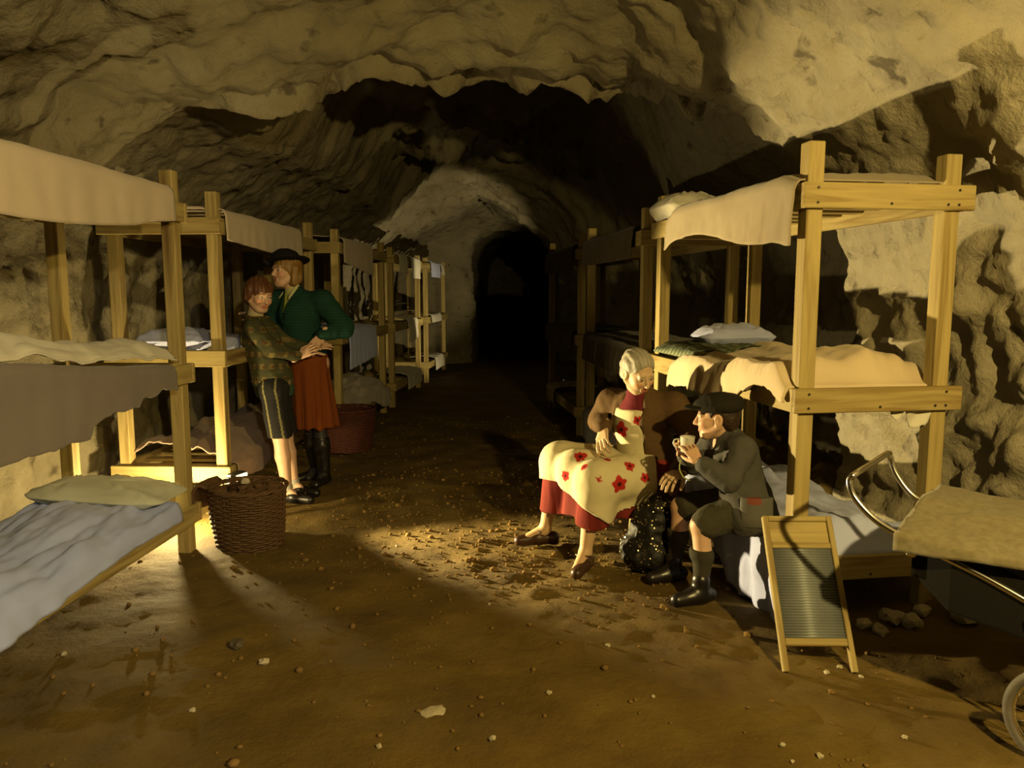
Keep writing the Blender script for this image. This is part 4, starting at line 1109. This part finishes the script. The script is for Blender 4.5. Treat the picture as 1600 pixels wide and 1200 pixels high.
# stool she sits on, glittering black sack and pouch beside her
st = empty('stool', (0.77, 4.20, 0)); tag(st, 'low wooden stool under the old woman', 'stool')
bm = bmesh.new(); bmesh.ops.create_cone(bm, cap_ends=True, segments=28, radius1=.16, radius2=.16, depth=.03); bmesh.ops.translate(bm, verts=bm.verts, vec=(0, 0, .325)); bmesh.ops.bevel(bm, geom=bm.edges[:], offset=.005, segments=1, affect='EDGES'); from_bm('seat', bm, M['brownleather'], st)
for k in range(4):
    a = k * math.pi / 2 + .78; tube('leg', [(.10 * math.cos(a), .10 * math.sin(a), .32), (.13 * math.cos(a), .13 * math.sin(a), 0)], .016, M['woodz'], st, 8, sub=1)
SC = V3((0.735, 3.90, 0))
sk = empty('sequin_sack', SC); tag(sk, 'black sack glittering with gold sequins beside the old woman', 'sack')
S = Sculpt(SC - V3((.25, .25, 0)), SC + V3((.25, .25, .45)), .007)
S.ell(SC + V3((0, 0, .10)), (.165, .14, .12), None, 0).ell(SC + V3((.02, .02, .22)), (.13, .115, .13), None, .05).ell(SC + V3((.04, .02, .32)), (.085, .08, .06), None, .05).cut((0, 0, .003), (0, 0, -1))
so = sculpt_obj('cloth', [S], M['blacksack'], sk, (.01, .01, .01), SC, cfold(.022, 9, 3))
rs = random.Random(3); gv, gf = [], []
mv = so.data.vertices; pol = list(so.data.polygons)
for k in range(520):
    pp = pol[rs.randrange(len(pol))]; c = pp.center; nn = (pp.normal + V3((rs.uniform(-.6, .6), rs.uniform(-.6, .6), rs.uniform(-.6, .6)))).normalized()
    if c.z < .02: continue
    a = nn.orthogonal().normalized(); b = nn.cross(a); r = rs.uniform(.003, .006); o_ = c + pp.normal * .004; n0 = len(gv)
    for q in range(6): th = q * math.pi / 3; gv.append(o_ + (a * math.cos(th) + b * math.sin(th)) * r)
    gv.append(o_ + nn * .0008)
    for q in range(6): gf.append((n0 + q, n0 + (q + 1) % 6, n0 + 6))
tag(obj('sequins', mesh_np('sequins', gv, gf, False), M['sequin'], sk), kind='stuff')
PC = U(1055, 764, 3.80)
S = Sculpt(PC - V3((.08,) * 3), PC + V3((.08,) * 3), .005); S.ell(PC, (.040, .035, .042), None, 0).cap(PC + V3((0, 0, .03)), PC + V3((.01, 0, .06)), .016, .02, .012)
po = sculpt_obj('pouch', [S], plain_mat('tan_leather', (.20, .10, .035), .5), None, (.1, .1, .1), PC, cfold(.005, 20, 3)); po.location = PC
tag(po, 'small round tan pouch beside the seated boy\'s knees', 'pouch')

# ================================================================= the seated boy
def seated_boy():
    base = V3((1.05, 3.58, 0)); e = person('seated boy in dark cap and grey jacket holding a white cup', base)
    hip = V3((1.10, 3.60, .43)); kF = V3((0.845, 3.75, .385)); kN = V3((0.885, 3.50, .365))
    aF = V3((0.815, 3.74, .085)); aN = V3((0.885, 3.46, .085))
    chest = V3((1.06, 3.60, .665)); neck = V3((1.025, 3.595, .775)); hc = U(1119, 652, 3.59)
    shF = V3((1.00, 3.71, .735)); shN = V3((1.06, 3.47, .735))
    elN = V3((0.985, 3.41, .60)); elF = V3((.90, 3.76, .60))
    wrN = U(1092, 722, 3.47); wrF = U(1070, 712, 3.66)
    hd = Head(hc, (-.95, .20, -.02), (-.03, 0, 1), .93)
    lo, hi = box_of([hip, kF, kN, aF, aN, chest, neck, shF, shN, elN, elF, wrN, wrF], .13)
    B = Sculpt(lo, hi, .006)
    B.cap(hip + V3((0, .06, 0)), hip + V3((0, -.06, 0)), .09, .09, 0).cap(hip, chest, .09, .09, .05).cap(chest, neck, .08, .042, .05).cap(shF, shN, .042, .042, .04)
    for s_, k_, a_ in ((.06, kF, aF), (-.06, kN, aN)):
        mid = k_ * .5 + a_ * .5 + V3((.01, 0, 0)); B.cap(hip + V3((0, s_, 0)), k_, .068, .047, .03).cap(k_, mid, .044, .042, .02).cap(mid, a_, .042, .028, .02).cap(a_, a_ + V3((-.07, -.03, -.05)), .028, .022, .02)
    for a, b, c in ((shF, elF, wrF), (shN, elN, wrN)): B.cap(a, b, .038, .031, .03).cap(b, c, .031, .021, .02)
    h = hd.sculpt(.0035, neck, .043, child=True)
    cup = U(1074, 694, 3.565)
    hN = hand(wrN, (cup - V3(wrN)) + V3((-.01, -.03, .01)), (-.25, .9, .25), .82, .5, 1, curls=[.35, .38, .42, .48], thumb_out=.35)
    hF = hand(wrF, (cup - V3(wrF)) + V3((-.03, .05, .02)), (.1, -.95, .2), .82, .5, -1, curls=[.4, .45, .5, .55], thumb_out=.35)
    fn = hd.colour((.68, .42, .27), (.52, .17, .11), brow=(.15, .08, .04))
    sculpt_obj('body', [B, h, hN, hF], M['skin'], e, lambda v: fn(v), base)
    S = Sculpt(hc - V3((.16,) * 3), hc + V3((.16,) * 3), .004)
    S.ell(hd.p(0, -.022, .03), (.078, .094, .086), hd.R, 0).ell(hd.p(0, -.07, -.02), (.062, .04, .06), hd.R, .02)
    S.ell(hd.p(0, .085, -.03), (.08, .08, .10), hd.R, .01, sub=True)
    for q in (-1, 1): S.ell(hd.p(q * .08, .0, -.02), (.03, .03, .045), hd.R, .006, sub=True)
    S.cut(hd.p(0, 0, -.075), -hd.u)
    sculpt_obj('hair', [S], M['hair'], e, (.035, .018, .008), base, cfold(.003, 40, 1))
    # flat cap
    S = Sculpt(hc - V3((.2,) * 3), hc + V3((.2,) * 3), .0045)
    S.ell(hd.p(0, -.012, .062), (.098, .118, .048), hd.R, 0).ell(hd.p(0, -.03, .085), (.080, .090, .040), hd.R, .03)
    S.ell(hd.p(0, .105, .052), (.066, .055, .0095), hd.R, .010)
    S.ell(hd.p(0, -.016, .01), (.079, .097, .075), hd.R, .004, sub=True)
    sculpt_obj('cap', [S], M['fabric'], e, (.020, .017, .010), base, cfold(.004, 18, 2))
    # shirt
    S = Sculpt(lo, hi, .006); S.cap(hip, chest, .095, .096, .05).cap(chest, neck, .084, .050, .05).cap(neck, neck + (hc - neck) * .22, .050, .048, .01)
    sculpt_obj('shirt', [S], M['fabric'], e, (.03, .028, .028), base, cfold(.003, 14, 1))
    # grey wool jacket
    S = Sculpt(lo - .05, hi + .05, .006)
    S.cap(hip + V3((.03, 0, -.05)), chest, .140, .114, .05).cap(chest, neck, .100, .058, .05).cap(shF, shN, .056, .056, .05)
    S.cap(hip + V3((.02, .05, -.02)), hip + V3((.02, -.08, -.02)), .125, .125, .05)
    S.cap(neck + V3((-.07, .02, .02)), hip + V3((-.17, .03, -.05)), .038, .085, .015, sub=True)
    for k_ in (kF, kN): S.cap(hip + V3((-.08, 0, -.02)), k_, .088, .08, .02, sub=True)
    S.shell(.012).keep(lambda P: .33 - P[..., 2])
    for a, b, c in ((shF, elF, wrF), (shN, elN, wrN)): S.cap(a, b, .060, .052, .03).cap(b, b.lerp(c, .85), .052, .042, .02)
    for q in (-1, 1): S.cap(neck + V3((.01, q * .05, .025)), chest + V3((-.095, q * .055, .0)), .020, .026, .015, flat=((-1, 0, .1), .4))
    JK = np.array((.085, .082, .074))
    sculpt_obj('jacket', [S], M['fabric'], e, lambda v: np.tile(JK, (len(v), 1)), base, cfold(.008, 11, 6))
    # patch pocket on the jacket skirt with a red stitched tab
    S = Sculpt(lo - .08, hi + .08, .006); S.cap(hip + V3((.02, -.10, .0)), hip + V3((.02, -.10, .06)), .115, .110, 0)
    q0 = np.array(hip + V3((.02, -.10, .02)), dtype=np.float32)
    S.keep(lambda P: np.maximum.reduce([np.abs(P[..., 0] - q0[0]) - .075, np.abs(P[..., 2] - q0[2]) - .07, P[..., 1] - (q0[1] - .06)])).shell(.012)
    def pk(v):
        c = np.tile(np.array((.13, .125, .11)), (len(v), 1)); c[(np.abs(v[:, 0] - q0[0] + .02) < .03) & (v[:, 2] > q0[2] + .045)] = (.22, .07, .05); return c
    sculpt_obj('pocket', [S], M['fabric'], e, pk, base)
    # shorts
    S = Sculpt(lo - .05, hi + .05, .006)
    S.cap(hip + V3((0, .06, 0)), hip + V3((0, -.06, 0)), .105, .105, 0)
    for s_, k_ in ((.06, kF), (-.06, kN)): S.cap(hip + V3((0, s_, 0)), hip.lerp(k_, .86) + V3((0, s_ * .15, 0)), .085, .073, .03)
    sculpt_obj('shorts', [S], M['fabric'], e, (.060, .055, .035), base, cfold(.007, 14, 7))
    for k_, a_ in ((kF, aF), (kN, aN)):
        top = k_.lerp(a_, .42); S = Sculpt(*box_of([k_, a_, a_ + V3((-.1, -.05, -.08))], .08), .005)
        mid = k_ * .5 + a_ * .5 + V3((.01, 0, 0))
        S.cap(top, mid, .050, .048, 0).cap(mid, a_, .048, .034, .02); S.cap(top - V3((0, 0, .012)), top + V3((0, 0, .004)), .053, .053, .006)
        S.cut(top + V3((0, 0, .01)), (0, 0, 1))
        sculpt_obj('sock', [S], M['knit'], e, (.055, .050, .034), base)
        S = Sculpt(V3((a_.x - .25, a_.y - .2, -.01)), V3((a_.x + .15, a_.y + .2, .2)), .005); d = V3((-.92, -.32, 0)).normalized(); g = V3((a_.x, a_.y, 0))
        S.cap(g - d * .045 + V3((0, 0, .04)), g + d * .04 + V3((0, 0, .045)), .036, .038, 0).cap(g + d * .04 + V3((0, 0, .038)), g + d * .125 + V3((0, 0, .032)), .038, .032, .02).cap(g + V3((0, 0, .04)), a_ + V3((0, 0, .03)), .040, .042, .02)
        S.cut((0, 0, .004), (0, 0, -1))
        sculpt_obj('boot', [S], M['leather'], e, (.02, .018, .016), base)
    # the cup
    bm = bmesh.new(); prof = [(.0, 0), (.026, 0), (.031, .004), (.034, .07), (.036, .074), (.033, .072), (.029, .008), (.0, .006)]
    ring = []
    for r, z in prof: ring.append([bm.verts.new((r * math.cos(2 * math.pi * k / 28), r * math.sin(2 * math.pi * k / 28), z)) for k in range(28)] if r > 0 else [bm.verts.new((0, 0, z))])
    for a, b in zip(ring, ring[1:]):
        for k in range(28):
            if len(a) == 1: bm.faces.new((a[0], b[(k + 1) % 28], b[k]))
            elif len(b) == 1: bm.faces.new((a[k], a[(k + 1) % 28], b[0]))
            else: bm.faces.new((a[k], a[(k + 1) % 28], b[(k + 1) % 28], b[k]))
    bmesh.ops.recalc_face_normals(bm, faces=bm.faces)
    c = empty('cup', cup - V3((0, 0, .037))); tag(c, 'white enamel cup held in the seated boy\'s hands', 'cup')
    from_bm('cup_body', bm, M['china'], c, True)
    tube('handle', [(-.03, .012, .058), (-.055, .02, .055), (-.06, .022, .035), (-.05, .018, .02), (-.03, .012, .018)], .004, M['china'], c, 8)
    s = U(1062, 728, 3.52)
    tag(tube('string', [U(1064, 718, 3.54), U(1062, 732, 3.54), U(1068, 745, 3.54), U(1078, 751, 3.54)], .003, M['string'], None, 6), 'green string trailing below the seated boy\'s hands', 'string')
seated_boy()

# ================================================================= the standing girl in green
def standing_girl():
    Y = 5.72; g = U(490, 742, Y); base = V3((-1.48, Y, 0)); e = person('standing girl in black hat, green cardigan and rust skirt', base)
    hc = U(447, 424, Y - .04); neck = U(459, 457, Y); chest = U(468, 492, Y); waist = U(474, 545, Y)
    hip = U(480, 566, Y); shR = U(434, 470, Y + .08); shL = U(503, 470, Y - .02)
    elL = U(536, 512, Y - .04); wrL = U(502, 524, Y - .20); elR = U(425, 520, Y + .10); wrR = U(405, 500, Y - .12)
    aL = V3((U(508, 742, Y).x, Y - .02, .09)); aR = V3((U(492, 730, Y).x - .03, Y + .14, .09))
    kL = V3((aL.x - .03, Y - .02, .50)); kR = V3((aR.x - .02, Y + .08, .50))
    hd = Head(hc, (-.62, -.76, .06), (.05, .02, 1), 1.06)
    lo, hi = box_of([neck, chest, hip, shR, shL, elL, wrL, elR, wrR, aL, aR, kL, kR], .15)
    B = Sculpt(lo, hi, .008)
    B.cap(hip + V3((.05, 0, 0)), hip - V3((.05, 0, 0)), .11, .11, 0).cap(hip, waist, .12, .10, .05).cap(waist, chest, .10, .12, .05).cap(chest, neck, .10, .05, .06).cap(shR, shL, .05, .05, .05)
    for k_, a_, s_ in ((kL, aL, .07), (kR, aR, -.05)): B.cap(hip + V3((s_, 0, -.02)), k_, .085, .055, .03).cap(k_, k_.lerp(a_, .4), .053, .052, .02).cap(k_.lerp(a_, .4), a_, .052, .034, .02).cap(a_, a_ + V3((-.03, -.10, -.05)), .034, .026, .02)
    for a, b, c in ((shL, elL, wrL), (shR, elR, wrR)): B.cap(a, b, .045, .036, .03).cap(b, c, .036, .024, .02)
    h = hd.sculpt(.004, neck, .047)
    hL = hand(wrL, V3((-.085, -.02, -.12)), (-.5, .75, -.3), 1.0, .3, 1, thumb_out=.5, curls=[.18, .2, .25, .3])
    hR = hand(wrR, (-.3, -.4, .3), (-.1, -.3, -1), .95, .3, -1)
    fn = hd.colour((.66, .42, .27), (.48, .17, .12), brow=(.25, .15, .06))
    STK = np.array((.035, .032, .034))
    def col(v):
        c = fn(v); c[v[:, 2] < .95] = np.where(v[v[:, 2] < .95][:, 2:3] > .9, c[v[:, 2] < .95], STK)
        return c
    sculpt_obj('body', [B, h, hL, hR], M['skin'], e, lambda v: np.where((v[:, 2:3] < .7), STK[None], fn(v)), base)
    # fair bobbed hair
    S = Sculpt(hc - V3((.19,) * 3), hc + V3((.19,) * 3), .0045); s = 1.06
    S.ell(hd.p(0, -.018, .034), (.086 * s, .102 * s, .090 * s), hd.R, 0)
    for q in (-1, 1): S.cap(hd.p(q * .078, -.012, .02), hd.p(q * .080, -.01, -.075), .030, .028, .02)
    S.ell(hd.p(0, -.075, -.035), (.078, .042, .065), hd.R, .03)
    S.ell(hd.p(0, .085, -.045), (.062 * s, .06, .085), hd.R, .012, sub=True)
    S.ell(hd.p(0, .02, -.06), (.056, .08, .075), hd.R, .01, sub=True)
    def streak(seed): return lambda p: .002 * math.sin(p.x * 210 + 3 * fbm(p * 8, 2)) + .004 * fbm(V3((p.x * 30, p.y * 30, p.z * 6 + seed)), 2)
    sculpt_obj('hair', [S], M['hair'], e, lambda v: np.array((.30, .17, .042))[None] * (.92 + .12 * np.sin(v[:, :1] * 190 + v[:, 1:2] * 130)), base, streak(1))
    # black felt hat, brim turned down to one side
    S = Sculpt(hc - V3((.24,) * 3), hc + V3((.24, .24, .26)), .005)
    R2 = (Matrix.Rotation(math.radians(14), 3, V3((hd.f))) @ Matrix(hd.R.tolist()))
    R2n = np.array(R2)
    def hp(x, y, z): return hc + V3(R2 @ V3((x, y, z)))
    S.ell(hp(0, -.01, .10), (.090, .105, .070), R2n, 0).ell(hp(0, -.01, .075), (.168, .178, .013), R2n, .02)
    S.ell(hp(0, -.01, .055), (.082, .099, .066), R2n, .008, sub=True)
    S.ell(hp(0, .02, .185), (.022, .06, .022), R2n, .02, sub=True)
    sculpt_obj('hat', [S], M['felt'], e, (.02, .02, .02), base, cfold(.008, 6, 5))
    # pale green shirt with collar and tie
    S = Sculpt(lo, hi, .006); S.cap(chest, neck, .105, .057, .06).cap(waist, chest, .11, .125, .05)
    S.cap(neck + V3((0, 0, -.01)), neck + (hc - neck) * .22, .060, .056, .015)
    sculpt_obj('shirt', [S], M['fabric'], e, (.50, .48, .20), base)
    for q in (-1, 1):
        S = Sculpt(neck - V3((.2,) * 3), neck + V3((.2,) * 3), .005)
        rr = hd.r * q
        S.cap(neck + rr * .05 + V3((0, 0, .04)) + hd.f * .02, neck + rr * .06 + hd.f * .085 + V3((0, 0, -.045)), .024, .010, 0, flat=(hd.f + rr * .4, .35))
        sculpt_obj('collar', [S], M['fabric'], e, (.58, .55, .28), base)
    f2 = V3((-.6, -.8, 0)).normalized()
    S = Sculpt(neck - V3((.25, .25, .3)), neck + V3((.2,) * 3), .005); S.cap(neck + f2 * .072 + V3((0, 0, -.01)), chest + f2 * .128 + V3((0, 0, .02)), .012, .022, 0, flat=(f2, .45))
    sculpt_obj('tie', [S], M['fabric'], e, (.33, .36, .05), base)
    # green cardigan
    S = Sculpt(lo - .05, hi + .05, .007)
    S.cap(hip + V3((0, 0, .03)), waist, .145, .142, .04).cap(waist, chest, .142, .146, .06).cap(chest, neck, .122, .066, .06).cap(shR, shL, .070, .074, .06)
    S.cap(neck + f2 * .085 + V3((0, 0, .05)), chest + f2 * .16 + V3((0, 0, -.03)), .055, .012, .015, sub=True)
    S.keep(lambda P: (hip.z + .055) - P[..., 2]).shell(.014)
    for a, b, c in ((shL, elL, wrL), (shR, elR, wrR)):
        S.cap(a, b, .082, .080, .04).cap(b, b.lerp(c, .80), .078, .052, .03).cap(b.lerp(c, .80), b.lerp(c, .95), .050, .042, .008)
    sculpt_obj('cardigan', [S], M['knit'], e, lambda v: np.array((.016, .058, .040))[None] * (.9 + .15 * np.sin(v[:, 2:3] * 300)), base, cfold(.010, 8, 3))
    # rust skirt
    S = Sculpt(lo - .08, hi + .08, .007)
    b0 = V3((kL.x - .03, Y + .02, .42))
    S.cap(waist, hip, .125, .148, .04, flat=((0, 1, 0), .95)).cap(hip, b0, .148, .172, .05)
    S.keep(lambda P: .445 + .006 * np.sin(P[..., 0] * 50) - P[..., 2]).shell(.012)
    def pl(p):
        a = math.atan2(p.y - Y, p.x - (hip.x + .03)); return .009 * math.sin(a * 11) * min(1, max(0, (1.0 - p.z) / .4))
    sculpt_obj('skirt', [S], M['fabric'], e, (.20, .052, .010), base, pl)
    for a_, k_ in ((aL, kL), (aR, kR)):
        S = Sculpt(V3((a_.x - .2, a_.y - .25, -.01)), V3((a_.x + .2, a_.y + .2, .45)), .006); d = V3((-.25, -.95, 0)).normalized() if a_ is aL else V3((-.7, -.6, 0)).normalized(); g = V3((a_.x, a_.y, 0))
        S.cap(a_.lerp(k_, .75), a_.lerp(k_, .5), .062, .062, 0).cap(a_.lerp(k_, .5), a_, .062, .044, .02).cap(g - d * .03 + V3((0, 0, .042)), g + d * .04 + V3((0, 0, .045)), .040, .040, .02).cap(g + d * .04 + V3((0, 0, .04)), g + d * .14 + V3((0, 0, .034)), .040, .034, .02)
        S.cut((0, 0, .004), (0, 0, -1)).keep(lambda P: P[..., 2] - .37)
        sculpt_obj('boot', [S], M['leather'], e, (.02, .02, .02), base, cfold(.003, 20, 2))
standing_girl()

# ================================================================= the standing boy in the patterned jumper
def standing_boy():
    Y = 5.30; base = V3((-1.68, Y, 0)); e = person('standing boy in patterned jumper and dark shorts leaning on the girl', base)
    hc = U(405, 461, Y); neck = U(398, 497, Y + .02); chest = U(408, 532, Y + .03); waist = U(424, 585, Y + .03); hip = U(430, 605, Y + .03)
    shN = U(396, 512, Y - .10); shF = U(412, 508, Y + .16); elN = U(424, 544, Y - .14); wrN = U(468, 557, Y + .02)
    elF = U(450, 540, Y + .25); wrF = U(485, 545, Y + .26)
    aN = V3((U(452, 770, Y - .06).x, Y - .10, .085)); aF = V3((U(458, 758, Y + .05).x + .0, Y + .08, .085))
    kN = U(438, 684, Y - .10); kF = U(446, 680, Y + .09)
    hd = Head(hc, (.72, -.62, -.22), (.12, .0, 1), 1.0)
    lo, hi = box_of([neck, chest, hip, shN, shF, elN, wrN, elF, wrF, aN, aF, kN, kF], .13)
    B = Sculpt(lo, hi, .007)
    B.cap(hip + V3((0, .05, 0)), hip - V3((0, .05, 0)), .09, .09, 0).cap(hip, waist, .10, .09, .05).cap(waist, chest, .09, .10, .05).cap(chest, neck, .09, .045, .05).cap(shN, shF, .045, .045, .05)
    for k_, a_, s_ in ((kN, aN, -.06), (kF, aF, .06)): B.cap(hip + V3((0, s_, -.02)), k_, .075, .050, .03).cap(k_, k_.lerp(a_, .35), .049, .051, .02).cap(k_.lerp(a_, .35), a_, .051, .032, .02).cap(a_, a_ + V3((.10, -.04, -.05)), .030, .024, .02)
    for a, b, c in ((shN, elN, wrN), (shF, elF, wrF)): B.cap(a, b, .042, .034, .03).cap(b, c, .034, .022, .02)
    h = hd.sculpt(.004, neck, .044, child=True)
    hN = hand(wrN, (.8, .1, .45), (.1, .9, -.3), .92, .4, 1, curls=[.3, .35, .4, .5])
    hF = hand(wrF, (.7, .2, .2), (.1, .6, -.6), .92, .3, -1)
    fn = hd.colour((.66, .42, .28), (.50, .17, .12), brow=(.22, .10, .04))
    sculpt_obj('body', [B, h, hN, hF], M['skin'], e, lambda v: fn(v), base)
    S = Sculpt(hc - V3((.18,) * 3), hc + V3((.18,) * 3), .0045)
    S.ell(hd.p(0, -.018, .036), (.088, .104, .090), hd.R, 0)
    for q in (-1, 1): S.cap(hd.p(q * .076, -.01, .03), hd.p(q * .078, -.012, -.03), .028, .022, .02)
    S.ell(hd.p(0, -.075, -.03), (.074, .042, .07), hd.R, .03)
    S.ell(hd.p(0, .088, -.062), (.064, .07, .088), hd.R, .012, sub=True); S.ell(hd.p(0, .02, -.07), (.056, .07, .065), hd.R, .01, sub=True)
    sculpt_obj('hair', [S], M['hair'], e, lambda v: np.array((.13, .05, .017))[None] * (.9 + .12 * np.sin(v[:, :1] * 200 + v[:, 1:2] * 120)), base, lambda p: (.0022 * math.sin(p.x * 190 + 3 * fbm(p * 8, 2))) + .007 * fbm(V3((p.x * 26, p.y * 26, p.z * 7)), 2))
    # collar
    S = Sculpt(neck - V3((.15,) * 3), neck + V3((.15,) * 3), .005); S.cap(neck + V3((.0, -.0, -.01)), neck + (hc - neck) * .18, .060, .054, 0)
    sculpt_obj('shirt_collar', [S], M['fabric'], e, (.45, .38, .22), base)
    # patterned jumper
    S = Sculpt(lo - .05, hi + .05, .006); hemz = U(430, 612, Y).z - .03
    S.cap(hip + V3((0, 0, -.03)), waist, .130, .128, .04).cap(waist, chest, .126, .128, .05).cap(chest, neck, .106, .060, .05).cap(shN, shF, .060, .060, .05)
    S.keep(lambda P: hemz - P[..., 2]).shell(.014)
    for a, b, c in ((shN, elN, wrN), (shF, elF, wrF)): S.cap(a, b, .064, .058, .03).cap(b, b.lerp(c, .9), .058, .042, .02)
    def knit(v):
        c = np.tile(np.array((.062, .062, .030)), (len(v), 1)); z = v[:, 2] - hemz
        a = np.arctan2(v[:, 1] - chest.y, v[:, 0] - chest.x)
        n = np.array([fbm(V3(p) * 9, 2) for p in v])
        m = (np.abs((z % .085) - .042) < .018) & (np.sin(a * 16 + np.floor(z / .085) * 1.6) + n * .8 > .2); c[m] = (.16, .125, .045)
        m = (np.abs((z % .085) - .042) < .010) & (np.cos(a * 16) > .4); c[m] = (.09, .05, .02)
        c[z < .085] = (.045, .072, .040)
        c[(z > .085) & (z < .115) & (np.sin(a * 22) > -.2)] = (.22, .17, .07)
        return c
    sculpt_obj('jumper', [S], M['knit'], e, knit, base, cfold(.009, 10, 3))
    # dark shorts with pale side piping
    S = Sculpt(lo - .05, hi + .05, .006)
    S.cap(hip + V3((0, .05, 0)), hip + V3((0, -.05, 0)), .112, .112, 0)
    for s_, k_ in ((-.05, kN), (.05, kF)): S.cap(hip + V3((0, s_, 0)), k_ + V3((0, 0, .02)), .095, .082, .03)
    S.keep(lambda P: kN.z + .005 - P[..., 2])
    def shc(v):
        c = np.tile(np.array((.020, .019, .018)), (len(v), 1)); t = np.clip((hip.z - v[:, 2]) / (hip.z - kN.z), 0, 1)
        cx = hip.x + (kN.x - hip.x) * t
        for off in (-.035, .045): c[(np.abs(v[:, 0] - cx - off) < .006) & (v[:, 1] < Y)] = (.20, .18, .08)
        return c
    sculpt_obj('shorts', [S], M['fabric'], e, shc, base, cfold(.008, 10, 5, (1, 1, .3)))
    for a_, k_ in ((aN, kN), (aF, kF)):
        S = Sculpt(V3((a_.x - .15, a_.y - .2, -.01)), V3((a_.x + .28, a_.y + .2, .25)), .005); d = V3((.95, -.25, 0)).normalized(); g = V3((a_.x, a_.y, 0))
        S.cap(a_.lerp(k_, .10), a_, .040, .038, 0)
        S.cut(a_.lerp(k_, .12), (0, 0, 1))
        sculpt_obj('sock', [S], M['knit'], e, (.45, .42, .36), base)
        S = Sculpt(V3((a_.x - .15, a_.y - .2, -.01)), V3((a_.x + .28, a_.y + .2, .25)), .005)
        S.cap(g - d * .045 + V3((0, 0, .038)), g + d * .05 + V3((0, 0, .042)), .038, .040, 0).cap(g + d * .05 + V3((0, 0, .038)), g + d * .17 + V3((0, 0, .032)), .040, .033, .02)
        S.cap(a_ + V3((0, 0, .06)), a_ + V3((0, 0, -.02)), .036, .034, .006, sub=True); S.cut((0, 0, .003), (0, 0, -1))
        sculpt_obj('shoe', [S], M['leather'], e, (.02, .018, .016), base)
standing_boy()

# base colours scaled down evenly, so less light bounces into the shadows
ALB = 0.66
for m in bpy.data.materials:
    if m.name in ('chrome', 'gold_sequin', 'lit_lamp_glass'): continue
    nt = m.node_tree; b = nt.nodes['Principled BSDF']; i = b.inputs['Base Color']
    if i.is_linked:
        src = i.links[0].from_socket
        mx = nt.nodes.new('ShaderNodeMixRGB'); mx.blend_type = 'MULTIPLY'; mx.inputs[0].default_value = 1.0; mx.inputs[2].default_value = (ALB, ALB, ALB, 1)
        nt.links.new(src, mx.inputs[1]); nt.links.new(mx.outputs[0], i)
